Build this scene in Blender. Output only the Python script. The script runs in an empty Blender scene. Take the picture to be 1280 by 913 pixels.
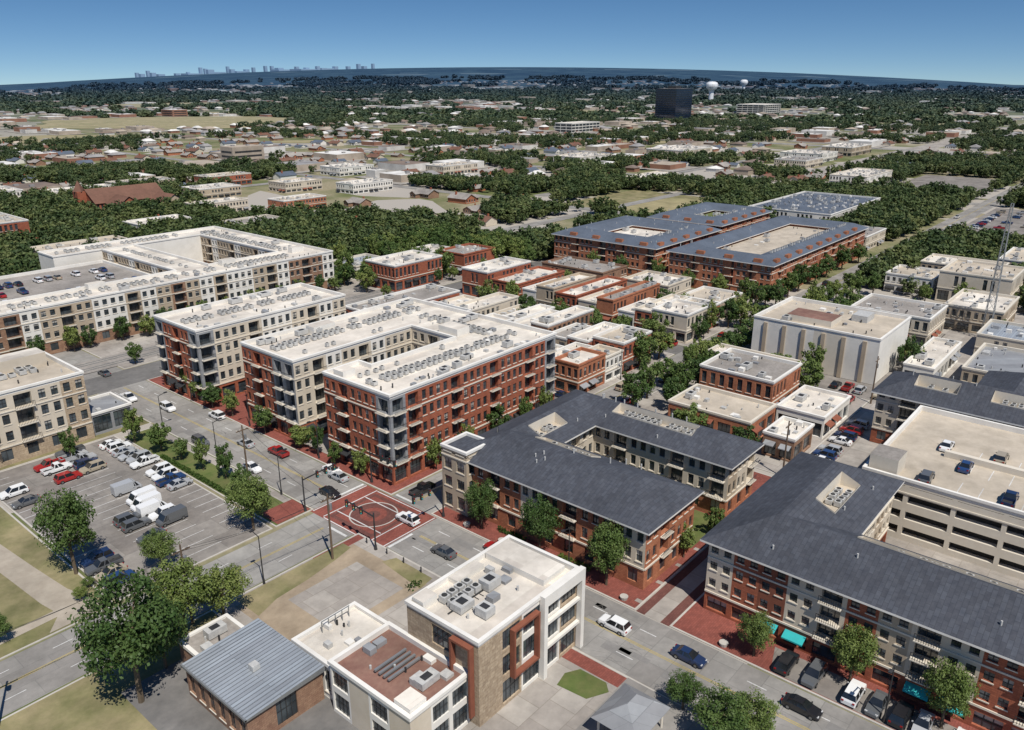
import bpy, math, random
from mathutils import Vector, noise
random.seed(11)
sc=bpy.context.scene
sc.view_settings.view_transform='Standard'
sc.view_settings.look='None'
sc.view_settings.exposure=0
COL=bpy.context.collection
R=random.random
U=random.uniform

# ------------------------------------------------------------ materials
def nn(nt,t,**k):
    n=nt.nodes.new(t)
    for a,b in k.items(): setattr(n,a,b)
    return n
def mixc(nt,fac,a,b,bt='MIX'):
    m=nn(nt,'ShaderNodeMix',data_type='RGBA',blend_type=bt)
    for s,v in ((0,fac),(6,a),(7,b)):
        if isinstance(v,bpy.types.NodeSocket): nt.links.new(v,m.inputs[s])
        elif s==0: m.inputs[0].default_value=v
        else: m.inputs[s].default_value=(v[0],v[1],v[2],1)
    return m.outputs[2]
def mth(nt,op,a,b=0.0,c=None):
    m=nn(nt,'ShaderNodeMath',operation=op)
    for i,v in enumerate((a,b)+((c,) if c is not None else ())):
        if isinstance(v,bpy.types.NodeSocket): nt.links.new(v,m.inputs[i])
        else: m.inputs[i].default_value=v
    return m.outputs[0]
def maprange(nt,v,a,b,c=0.0,d=1.0):
    m=nn(nt,'ShaderNodeMapRange'); nt.links.new(v,m.inputs[0])
    for i,x in enumerate((a,b,c,d)): m.inputs[i+1].default_value=x
    return m.outputs[0]
def noi(nt,vec,scale,detail=4,rough=.6):
    n=nn(nt,'ShaderNodeTexNoise'); n.inputs['Scale'].default_value=scale
    n.inputs['Detail'].default_value=detail; n.inputs['Roughness'].default_value=rough
    nt.links.new(vec,n.inputs['Vector']); return n.outputs['Fac']
def base(name,rough=.85,spec=.3,metal=0):
    m=bpy.data.materials.new(name); m.use_nodes=True; nt=m.node_tree
    b=nt.nodes['Principled BSDF']; b.inputs['Roughness'].default_value=rough
    b.inputs['Specular IOR Level'].default_value=spec; b.inputs['Metallic'].default_value=metal
    g=nn(nt,'ShaderNodeNewGeometry')
    return m,nt,b,g.outputs['Position']
def distf(nt,pos,a,b):
    l=nn(nt,'ShaderNodeVectorMath',operation='LENGTH'); nt.links.new(pos,l.inputs[0])
    return maprange(nt,l.outputs['Value'],a,b)
def mat(name,c1,c2,scale=.6,rough=.85,kind='',spec=.3,metal=0,stain=.35,haze=None,bump=0,bw=.6,bh=.3,mort=.02,mc=None):
    m,nt,b,pos=base(name,rough,spec,metal)
    f=maprange(nt,noi(nt,pos,scale,5,.65),.3,.7)
    col=mixc(nt,f,c1,c2)
    if kind:
        s=nn(nt,'ShaderNodeSeparateXYZ'); nt.links.new(pos,s.inputs[0])
        c=nn(nt,'ShaderNodeCombineXYZ')
        if kind=='wall':
            nt.links.new(mth(nt,'ADD',s.outputs[0],s.outputs[1]),c.inputs[0]); nt.links.new(s.outputs[2],c.inputs[1])
        else:
            nt.links.new(s.outputs[0],c.inputs[0]); nt.links.new(s.outputs[1],c.inputs[1])
        t=nn(nt,'ShaderNodeTexBrick'); nt.links.new(c.outputs[0],t.inputs['Vector'])
        t.inputs['Scale'].default_value=1; t.inputs['Brick Width'].default_value=bw; t.inputs['Row Height'].default_value=bh
        t.inputs['Mortar Size'].default_value=mort
        t.inputs['Color1'].default_value=(1,1,1,1); t.inputs['Color2'].default_value=(.78,.76,.76,1)
        k=mc or (.6,.6,.6); t.inputs['Mortar'].default_value=(k[0],k[1],k[2],1)
        col=mixc(nt,1.0,col,t.outputs['Color'],'MULTIPLY')
    big=maprange(nt,noi(nt,pos,.09,6,.7),.3,.7,1-stain,1.0+stain*.3)
    h=nn(nt,'ShaderNodeCombineXYZ')
    for i in range(3): nt.links.new(big,h.inputs[i])
    col=mixc(nt,1.0,col,h.outputs[0],'MULTIPLY')
    if haze: col=mixc(nt,mth(nt,'MULTIPLY',distf(nt,pos,haze[1],haze[2]),haze[3]),col,haze[0])  # aerial haze painted into the base colour by distance from origin
    nt.links.new(col,b.inputs['Base Color'])
    if bump:
        bp=nn(nt,'ShaderNodeBump'); bp.inputs['Strength'].default_value=bump; bp.inputs['Distance'].default_value=.1
        nt.links.new(noi(nt,pos,scale*6,3),bp.inputs['Height']); nt.links.new(bp.outputs[0],b.inputs['Normal'])
    return m
BRICK=mat('red_brick',(.43,.14,.075),(.33,.105,.06),.8,kind='wall',stain=.2)
BRICK2=mat('orange_brick',(.50,.21,.11),(.42,.155,.085),.8,kind='wall',stain=.25)
BRICK3=mat('brown_brick',(.27,.15,.10),(.38,.24,.155),.8,kind='wall',stain=.25)
STUC=mat('beige_stucco',(.60,.53,.43),(.54,.47,.37),.5,stain=.15)
STUCW=mat('white_stucco',(.76,.73,.67),(.69,.66,.60),.5,stain=.15)
TAN=mat('tan_stucco',(.46,.38,.28),(.40,.32,.235),.5,stain=.18)
STONE=mat('limestone',(.56,.45,.32),(.36,.27,.18),2.5,kind='wall',stain=.2,bw=.9,bh=.45)
GRAYM=mat('gray_metal_panel',(.26,.27,.28),(.32,.33,.34),.4,.5,kind='wall',bw=2,bh=1,stain=.1)
WROOF=mat('white_membrane_roof',(.80,.745,.655),(.69,.635,.55),.35,stain=.38,kind='floor',bw=14,bh=3,mort=.05,mc=(.85,.85,.84))
TROOF=mat('tan_membrane_roof',(.54,.47,.38),(.44,.38,.30),.4,stain=.35)
GROOF=mat('gravel_roof',(.36,.33,.30),(.26,.235,.21),1.5,stain=.4)
RROOF=mat('red_brown_roof',(.20,.10,.08),(.27,.16,.12),.8,stain=.45)
MROOF=mat('standing_seam_roof',(.42,.46,.50),(.36,.40,.44),.2,.5,kind='floor',bw=40,bh=.6,mort=.04,stain=.25,metal=.2)
SLATE=mat('dark_shingle_roof',(.06,.067,.085),(.09,.097,.115),1.2,.9,kind='floor',bw=1.2,bh=.6,mort=.03,stain=.3)
SLATEB=mat('blue_gray_shingle_roof',(.085,.108,.145),(.115,.135,.17),1.2,.9,stain=.3)
COPE=mat('white_coping',(.76,.74,.69),(.68,.65,.60),.4,stain=.15)
DARKM=mat('dark_metal',(.03,.03,.033),(.05,.05,.05),1,.5)
TRIM=mat('cream_trim',(.64,.59,.50),(.60,.54,.45),1,stain=.1)
UNIT=mat('hvac_unit_metal',(.55,.54,.51),(.40,.40,.39),2,.5,stain=.2)
FAN_SHADE=mat('hvac_fan_and_bay_shade',(.03,.03,.03),(.05,.05,.05),2)
TEAL=mat('teal_awning',(.03,.42,.42),(.04,.36,.37),1,stain=.1)
CORT=mat('rust_panel',(.24,.085,.05),(.19,.065,.04),1,stain=.1)
CONC=mat('concrete_pavement',(.44,.405,.36),(.36,.33,.295),.5,kind='floor',bw=4,bh=4,mort=.06,mc=(.72,.7,.68),stain=.4)
ROADC=mat('concrete_road',(.345,.33,.305),(.28,.27,.25),.7,kind='floor',bw=6,bh=3.6,mort=.06,mc=(.7,.7,.7),stain=.35)
ASPH=mat('asphalt',(.15,.145,.14),(.19,.18,.17),.8,stain=.4)
LOT=mat('parking_lot_surface',(.31,.285,.255),(.24,.22,.20),.6,kind='floor',bw=6,bh=6,mort=.07,mc=(.75,.75,.75),stain=.45)
PAVER=mat('red_pavers',(.31,.095,.07),(.24,.078,.06),.9,kind='floor',bw=.6,bh=.3,stain=.35)
PAVERD=mat('dark_pavers',(.15,.062,.052),(.19,.08,.065),.9,kind='floor',bw=.6,bh=.3,stain=.3)
KERB=mat('kerb_concrete',(.50,.47,.42),(.43,.40,.36),1,stain=.2)
GRASS=mat('lawn',(.085,.13,.03),(.16,.16,.06),.35,stain=.4,bump=.6)
DRY=mat('dry_grass',(.14,.145,.055),(.34,.28,.16),.13,stain=.45,bump=.5)
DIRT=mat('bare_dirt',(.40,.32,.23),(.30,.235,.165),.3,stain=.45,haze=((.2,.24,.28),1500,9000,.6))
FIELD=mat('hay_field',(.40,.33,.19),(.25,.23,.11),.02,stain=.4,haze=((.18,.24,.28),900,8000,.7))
WPAINT=mat('white_paint',(.74,.74,.72),(.50,.49,.47),3,stain=.4)
YPAINT=mat('yellow_paint',(.50,.38,.10),(.40,.32,.14),3,stain=.4)
TRUNK=mat('bark',(.10,.075,.05),(.15,.115,.08),3)
GALV=mat('galvanized_steel',(.34,.35,.35),(.28,.29,.29),1,.45,metal=.5,stain=.1)
WOOD=mat('weathered_wood',(.17,.12,.08),(.12,.085,.06),2)
BRROOF=mat('brown_shingle_roof',(.20,.10,.07),(.15,.08,.055),1,stain=.3)
BLIND=mat('window_blind',(.45,.43,.38),(.36,.34,.31),1,.35,spec=.6)
def glass(name,c,c2):
    m,nt,b,pos=base(name,.08,.9)
    f=maprange(nt,noi(nt,pos,.35,2),.42,.58)
    nt.links.new(mixc(nt,f,c,c2),b.inputs['Base Color']); return m
GL=glass('window_glass',(.018,.026,.032),(.06,.075,.085))
GLT=glass('tower_glass',(.006,.014,.034),(.012,.024,.05))
GLC=glass('vehicle_glass',(.012,.014,.016),(.02,.022,.025))
TIRE=mat('tire_rubber',(.02,.02,.02),(.03,.03,.03),3)
HUB=mat('wheel_rim',(.4,.4,.4),(.3,.3,.3),3,.3,metal=.7)
LAMP=mat('headlight',(.7,.7,.68),(.6,.6,.6),3,.2)
TAIL=mat('taillight',(.35,.01,.01),(.25,.01,.01),3,.3)

def leafmat(name,a,b_,c,haze=None):
    m,nt,b,pos=base(name,.6,.25)
    oi=nn(nt,'ShaderNodeObjectInfo')
    at=nn(nt,'ShaderNodeAttribute',attribute_name='tone')
    f=maprange(nt,noi(nt,pos,.9,3),.3,.7)
    col=mixc(nt,f,a,b_)
    col=mixc(nt,at.outputs['Fac'],col,c)
    hs=nn(nt,'ShaderNodeHueSaturation'); nt.links.new(col,hs.inputs['Color'])
    nt.links.new(maprange(nt,oi.outputs['Random'],0,1,.455,.515),hs.inputs['Hue'])
    nt.links.new(maprange(nt,oi.outputs['Random'],0,1,1.35,.6),hs.inputs['Value'])
    hs.inputs['Saturation'].default_value=.93
    col=hs.outputs[0]
    if haze: col=mixc(nt,mth(nt,'MULTIPLY',distf(nt,pos,haze[1],haze[2]),haze[3]),col,haze[0])  # distant foliage: bluish air haze is mixed into the leaf colour
    nt.links.new(col,b.inputs['Base Color'])
    tr=nn(nt,'ShaderNodeBsdfTranslucent'); nt.links.new(col,tr.inputs[0])
    ms=nn(nt,'ShaderNodeMixShader'); ms.inputs[0].default_value=.22
    nt.links.new(b.outputs[0],ms.inputs[1]); nt.links.new(tr.outputs[0],ms.inputs[2])
    nt.links.new(ms.outputs[0],nt.nodes['Material Output'].inputs[0])
    return m
LEAF=leafmat('leaves',(.048,.10,.017),(.075,.15,.025),(.125,.19,.045))
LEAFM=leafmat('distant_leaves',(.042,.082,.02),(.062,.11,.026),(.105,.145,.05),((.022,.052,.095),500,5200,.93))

# ------------------------------------------------------------ mesh builder
def mesh_obj(name,V,F,MI,mats,loc=(0,0,0),parent=None,smooth=False):
    me=bpy.data.meshes.new(name)
    if loc!=(0,0,0): V=[(v[0]-loc[0],v[1]-loc[1],v[2]-loc[2]) for v in V]
    me.from_pydata(V,[],F)
    for m in mats: me.materials.append(m)
    me.polygons.foreach_set('material_index',MI)
    if smooth: me.polygons.foreach_set('use_smooth',[True]*len(F))
    me.update()
    o=bpy.data.objects.new(name,me); COL.objects.link(o)
    if parent: o.parent=parent
    else: o.location=loc
    return o
class Part:
    def __init__(s): s.V=[];s.F=[];s.M=[];s.mats=[]
    def q(s,m,*p):
        n=len(s.V); s.V.extend(p); s.F.append(tuple(range(n,n+len(p))))
        if m not in s.mats: s.mats.append(m)
        s.M.append(s.mats.index(m))
    def box(s,m,x0,x1,y0,y1,z0,z1,top=None,bottom=False):
        s.q(m,(x0,y0,z0),(x1,y0,z0),(x1,y0,z1),(x0,y0,z1)); s.q(m,(x1,y0,z0),(x1,y1,z0),(x1,y1,z1),(x1,y0,z1))
        s.q(m,(x1,y1,z0),(x0,y1,z0),(x0,y1,z1),(x1,y1,z1)); s.q(m,(x0,y1,z0),(x0,y0,z0),(x0,y0,z1),(x0,y1,z1))
        s.q(top or m,(x0,y0,z1),(x1,y0,z1),(x1,y1,z1),(x0,y1,z1))
        if bottom: s.q(m,(x0,y1,z0),(x1,y1,z0),(x1,y0,z0),(x0,y0,z0))
    def cyl(s,m,cx,cy,z0,z1,r0,r1=None,n=10,cap=True):
        r1=r0 if r1 is None else r1
        A=[(cx+r0*math.cos(2*math.pi*i/n),cy+r0*math.sin(2*math.pi*i/n),z0) for i in range(n)]
        B=[(cx+r1*math.cos(2*math.pi*i/n),cy+r1*math.sin(2*math.pi*i/n),z1) for i in range(n)]
        for i in range(n):
            j=(i+1)%n; s.q(m,A[i],A[j],B[j],B[i])
        if cap: s.q(m,*B)
    def obj(s,name,**k): return mesh_obj(name,s.V,s.F,s.M,s.mats,**k)
class Bld:
    def __init__(s,name,cx,cy): s.name=name;s.c=(cx,cy,0);s.P={}
    def p(s,k):
        if k not in s.P: s.P[k]=Part()
        return s.P[k]
    def done(s):
        e=bpy.data.objects.new(s.name,None); e.empty_display_size=2; COL.objects.link(e); e.location=s.c
        for k,P in s.P.items():
            if P.F: P.obj(k,loc=s.c,parent=e)
        return e

def facade(B,p0,p1,z0,floors,pat,ch,ground=None,bw=4.2,top=None,plain=None,band=TRIM):
    W=B.p('walls');G=B.p('windows');T=B.p('trim')
    L=math.hypot(p1[0]-p0[0],p1[1]-p0[1]); du=((p1[0]-p0[0])/L,(p1[1]-p0[1])/L); n=(du[1],-du[0])
    def pt(u,z,o=0): return (p0[0]+du[0]*u+n[0]*o,p0[1]+du[1]*u+n[1]*o,z)
    def fb(P,m,u0,u1,o0,o1,a,b):
        P.q(m,pt(u0,a,o1),pt(u1,a,o1),pt(u1,b,o1),pt(u0,b,o1))
        P.q(m,pt(u0,b,o1),pt(u1,b,o1),pt(u1,b,o0),pt(u0,b,o0))
        P.q(m,pt(u0,a,o0),pt(u1,a,o0),pt(u1,a,o1),pt(u0,a,o1))
        P.q(m,pt(u0,a,o0),pt(u0,a,o1),pt(u0,b,o1),pt(u0,b,o0))
        P.q(m,pt(u1,a,o1),pt(u1,a,o0),pt(u1,b,o0),pt(u1,b,o1))
    H=sum(floors)
    if not pat:
        W.q(plain,pt(0,z0),pt(L,z0),pt(L,z0+H),pt(0,z0+H)); return
    if pat[0]=='!': seq=pat[1:]; nb=len(seq)
    else:
        nb=max(1,round(L/bw)); seq=(pat*nb)[:nb]
    w=L/nb
    def opening(u0,u1,z,zt,a,b,c,d,wm,gm,dep=.22,mull=True,hm=0,fr=None):
        W.q(wm,pt(u0,z),pt(u1,z),pt(u1,c),pt(u0,c)); W.q(wm,pt(u0,d),pt(u1,d),pt(u1,zt),pt(u0,zt))
        W.q(wm,pt(u0,c),pt(a,c),pt(a,d),pt(u0,d)); W.q(wm,pt(b,c),pt(u1,c),pt(u1,d),pt(b,d))
        rv=fr or wm
        W.q(rv,pt(a,c),pt(b,c),pt(b,c,-dep),pt(a,c,-dep)); W.q(rv,pt(a,d,-dep),pt(b,d,-dep),pt(b,d),pt(a,d))
        W.q(rv,pt(a,c,-dep),pt(a,d,-dep),pt(a,d),pt(a,c)); W.q(rv,pt(b,c),pt(b,d),pt(b,d,-dep),pt(b,c,-dep))
        if gm is GL and R()<.28 and d-c<2.4:
            k=c+(d-c)*U(.3,.75)
            G.q(GL,pt(a,c,-dep),pt(b,c,-dep),pt(b,k,-dep),pt(a,k,-dep)); G.q(BLIND,pt(a,k,-dep),pt(b,k,-dep),pt(b,d,-dep),pt(a,d,-dep))
        else: G.q(gm,pt(a,c,-dep),pt(b,c,-dep),pt(b,d,-dep),pt(a,d,-dep))
        fm=fr or DARKM
        if mull:
            k=mull if mull>1 else 1
            for i in range(1,k+1):
                u=a+(b-a)*i/(k+1); G.q(fm,pt(u-.06,c,-dep+.04),pt(u+.06,c,-dep+.04),pt(u+.06,d,-dep+.04),pt(u-.06,d,-dep+.04))
        for i in range(hm):
            v=c+(d-c)*(i+1)/(hm+1); G.q(fm,pt(a,v-.05,-dep+.06),pt(b,v-.05,-dep+.06),pt(b,v+.05,-dep+.06),pt(a,v+.05,-dep+.06))
    z=z0
    for fi,h in enumerate(floors):
        zt=z+h
        for bi,c in enumerate(seq):
            u0=bi*w;u1=u0+w; m,t=ch[c]
            if top and fi==len(floors)-1 and fi>0: m=top
            if t=='garage':
                opening(u0,u1,z,zt,u0+.35,u1-.35,z+1.15,zt-.35,m,FAN_SHADE,dep=1.2,mull=False); continue  # near-black sheet closes each open bay, painted shade of the deck inside
            if fi==0 and ground:
                gm,gt=ground
                if gt=='store':
                    opening(u0,u1,z,zt,u0+.4,u1-.4,z+.45,zt-1.0,gm,GL,.35,mull=2,hm=1)
                    if (bi*7+int(L))%5 in (1,3):
                        aw=ch.get('aw',DARKM); zz=zt-.9
                        T.q(aw,pt(u0+.5,zz-.55,1.3),pt(u1-.5,zz-.55,1.3),pt(u1-.5,zz,.03),pt(u0+.5,zz,.03))
                        T.q(aw,pt(u0+.5,zz-.75,1.3),pt(u1-.5,zz-.75,1.3),pt(u1-.5,zz-.55,1.3),pt(u0+.5,zz-.55,1.3))
                else: opening(u0,u1,z,zt,u0+w*.28,u1-w*.28,z+.9,zt-.7,gm,GL)
                continue
            if t=='w':
                if w>3.4:
                    um=(u0+u1)/2
                    for s0,s1 in ((u0,um),(um,u1)):
                        ww=s1-s0; opening(s0,s1,z,zt,s0+ww*.22,s1-ww*.22,z+.85,zt-.6,m,GL,mull=1,hm=1,fr=ch.get('fr'))
                        fb(T,band,s0+ww*.16,s1-ww*.16,.003,.1,z+.68,z+.82)
                else:
                    opening(u0,u1,z,zt,u0+w*.2,u1-w*.2,z+.85,zt-.6,m,GL,mull=1,hm=1)
                    fb(T,band,u0+w*.16,u1-w*.16,.003,.1,z+.68,z+.82)
            elif t=='bal':
                opening(u0,u1,z,zt,u0+w*.16,u1-w*.16,z+.15,zt-.45,m,GL,.9,mull=2)
                fb(T,TRIM,u0+w*.12,u1-w*.12,.003,.85,z-.02,z+.13)
                RL=B.p('balcony_rails')
                fb(RL,DARKM,u0+w*.12,u1-w*.12,.78,.84,z+1.1,z+1.18)
                k=u0+w*.12
                while k<u1-w*.12: 
                    RL.q(DARKM,pt(k,z+.13,.8),pt(k+.07,z+.13,.8),pt(k+.07,z+1.1,.8),pt(k,z+1.1,.8)); k+=.28
            elif t=='big':
                opening(u0,u1,z,zt,u0+.3,u1-.3,z+.5,zt-.4,m,GL,.2,mull=3,hm=1)
            elif t=='n': W.q(m,pt(u0,z),pt(u1,z),pt(u1,zt),pt(u0,zt))
        if fi==0 and ground and len(floors)>1: fb(T,band,0,L,.003,.16,zt-.3,zt-.02)
        z=zt
    if len(floors)>3: fb(T,band,0,L,.004,.14,z-floors[-1]-.12,z-floors[-1]+.12)
def inset(poly,d):
    out=[];n=len(poly)
    for i in range(n):
        a=poly[i-1];b=poly[i];c=poly[(i+1)%n]
        def nrm(p,q):
            l=math.hypot(q[0]-p[0],q[1]-p[1]); return (-(q[1]-p[1])/l,(q[0]-p[0])/l)
        n1=nrm(a,b);n2=nrm(b,c); k=1+n1[0]*n2[0]+n1[1]*n2[1]
        out.append((b[0]+d*(n1[0]+n2[0])/k,b[1]+d*(n1[1]+n2[1])/k))
    return out
def flat_roof(B,poly,z,m,par=.9,cop=COPE,over=.18):
    P=B.p('roof');i1=inset(poly,.35);o1=inset(poly,-over);n=len(poly);zt=z+par
    P.q(m,*[(x,y,z) for x,y in i1])
    for i in range(n):
        j=(i+1)%n
        P.q(cop,(*i1[j],z),(*i1[i],z),(*i1[i],zt),(*i1[j],zt))
        P.q(cop,(*o1[i],zt),(*o1[j],zt),(*i1[j],zt),(*i1[i],zt))
        P.q(cop,(*o1[i],zt-.45),(*o1[j],zt-.45),(*o1[j],zt),(*o1[i],zt))
        P.q(cop,(*poly[i],zt-.45),(*poly[j],zt-.45),(*o1[j],zt-.45),(*o1[i],zt-.45))
        P.q(cop,(*poly[i],z),(*poly[j],z),(*poly[j],zt-.45),(*poly[i],zt-.45))
def ac(B,x,y,z,s=1.0,h=.9):
    P=B.p('rooftop_units'); a=s*.5
    P.box(UNIT,x-a,x+a,y-a,y+a,z+.12,z+h)
    P.cyl(FAN_SHADE,x,y,z+h+.004,z+h+.06,a*.75,n=8)
def acrow(B,x0,y0,x1,y1,z,step=1.5,prob=.8,s=1.0,double=0):
    L=math.hypot(x1-x0,y1-y0);k=int(L/step)
    dx,dy=(x1-x0)/L,(y1-y0)/L
    for i in range(k):
        if R()<prob:
            ac(B,x0+dx*i*step+U(-.12,.12),y0+dy*i*step+U(-.12,.12),z,s*U(.85,1.05),U(.75,1))
            if double and R()<.9: ac(B,x0+dx*i*step-dy*double+U(-.12,.12),y0+dy*i*step+dx*double+U(-.12,.12),z,s*U(.85,1.05),U(.75,1))
def clutter(B,x0,x1,y0,y1,z,n):
    P=B.p('rooftop_units')
    for i in range(n):
        x=U(x0,x1);y=U(y0,y1);k=R()
        if k<.5: P.cyl(random.choice([UNIT,DARKM]),x,y,z,z+U(.4,.9),.15,n=6)
        elif k<.85:
            a=U(.3,.8);b=U(.3,.8); P.box(random.choice([UNIT,COPE,GRAYM]),x-a,x+a,y-b,y+b,z,z+U(.3,.9))
        else:
            a=U(.8,1.6);b=U(.6,1.0);h=U(.9,1.4); P.box(UNIT,x-a,x+a,y-b,y+b,z+.15,z+h); P.box(DARKM,x-a*.5,x+a*.4,y-b*.6,y+b*.6,z+h+.004,z+h+.1)
def building(name,poly,floors,pats,ch,roof,plain,ground=None,par=.9,z0=.1,bw=4.2,top=None,cop=COPE,band=TRIM):
    cx=sum(p[0] for p in poly)/len(poly);cy=sum(p[1] for p in poly)/len(poly)
    B=Bld(name,cx,cy);n=len(poly)
    for i in range(n):
        facade(B,poly[i],poly[(i+1)%n],z0,floors,pats.get(i,''),ch,ground if pats.get(i) else None,bw,top,plain,band)
    z=z0+sum(floors)
    if roof: flat_roof(B,poly,z,roof,par,cop)
    return B,z
def rect(x0,x1,y0,y1): return [(x0,y0),(x1,y0),(x1,y1),(x0,y1)]   # edges 0:-Y 1:+X 2:+Y 3:-X
def hip(B,rects,z,m,slope=.45,hmax=9,over=1,wells=()):
    x0=min(r[0] for r in rects)-over;x1=max(r[1] for r in rects)+over;y0=min(r[2] for r in rects)-over;y1=max(r[3] for r in rects)+over
    nx=int(x1-x0);ny=int(y1-y0)
    def incell(i,j):
        cx=x0+i+.5;cy=y0+j+.5
        return any(r[0]-over<cx<r[1]+over and r[2]-over<cy<r[3]+over for r in rects)
    C=[[incell(i,j) for j in range(ny)] for i in range(nx)]
    def interior(i,j):
        for a in (i-1,i):
            for b in (j-1,j):
                if a<0 or b<0 or a>=nx or b>=ny or not C[a][b]: return False
        return True
    cur={(i,j) for i in range(nx+1) for j in range(ny+1) if interior(i,j)}
    Z=[[0]*(ny+1) for _ in range(nx+1)]; lv=0
    while cur:
        lv+=1
        nxt={(i,j) for (i,j) in cur if all((i+a,j+b) in cur for a in (-1,0,1) for b in (-1,0,1))}
        for k in cur-nxt: Z[k[0]][k[1]]=lv
        cur=nxt
    P=B.p('roof')
    def zz(i,j): return z+min(Z[i][j]*slope,hmax)
    def inw(i,j):
        cx=x0+i+.5;cy=y0+j+.5
        return any(w[0]<cx<w[1] and w[2]<cy<w[3] for w in wells)
    for i in range(nx):
        for j in range(ny):
            if not C[i][j] or inw(i,j): continue
            a,b,c,d=((x0+i,y0+j,zz(i,j)),(x0+i+1,y0+j,zz(i+1,j)),(x0+i+1,y0+j+1,zz(i+1,j+1)),(x0+i,y0+j+1,zz(i,j+1)))
            if abs(a[2]+c[2]-b[2]-d[2])<1e-5: P.q(m,a,b,c,d)
            else:
                l=[Z[i][j],Z[i+1][j],Z[i+1][j+1],Z[i][j+1]]
                if l[0]!=l[2] : P.q(m,a,b,c);P.q(m,a,c,d)
                else: P.q(m,a,b,d);P.q(m,b,c,d)
            for (di,dj,e0,e1) in ((-1,0,d,a),(1,0,b,c),(0,-1,a,b),(0,1,c,d)):
                ii,jj=i+di,j+dj
                if ii<0 or jj<0 or ii>=nx or jj>=ny or not C[ii][jj]:
                    P.q(COPE,(e0[0],e0[1],z-.3),(e1[0],e1[1],z-.3),e1,e0)
            if Z[i][j]==0 or Z[i+1][j+1]==0 or Z[i+1][j]==0 or Z[i][j+1]==0:
                P.q(TRIM,(a[0],a[1],z-.3),(d[0],d[1],z-.3),(c[0],c[1],z-.3),(b[0],b[1],z-.3))
    for w in wells:
        def zc(X,Y): return zz(int(round(X-x0)),int(round(Y-y0)))
        zf=min(zc(X,Y) for X in (w[0],w[1]) for Y in (w[2],w[3]))-.75
        P.q(TROOF,(w[0],w[2],zf),(w[1],w[2],zf),(w[1],w[3],zf),(w[0],w[3],zf))
        for (a,b) in (((w[0],w[2]),(w[1],w[2])),((w[1],w[2]),(w[1],w[3])),((w[1],w[3]),(w[0],w[3])),((w[0],w[3]),(w[0],w[2]))):
            P.q(TRIM,(*a,zf),(*b,zf),(*b,zc(*b)+.22),(*a,zc(*a)+.22))
        if w[1]-w[0]>w[3]-w[2]: acrow(B,w[0]+1,(w[2]+w[3])/2-.7,w[1]-.5,(w[2]+w[3])/2-.7,zf,1.4,.9,.95,double=1.4)
        else: acrow(B,(w[0]+w[1])/2+.7,w[2]+1,(w[0]+w[1])/2+.7,w[3]-.5,zf,1.4,.9,.95,double=1.4)
    for i in range(int(len(rects)*9)):   # plumbing vents through the slope
        i_=random.randint(2,nx-3);j_=random.randint(2,ny-3)
        if C[i_][j_] and C[i_-1][j_-1] and not inw(i_,j_): B.p('roof_vents').cyl(UNIT,x0+i_+.5,y0+j_+.5,zz(i_,j_)-.2,zz(i_,j_)+.8,.14,n=6)

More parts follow.
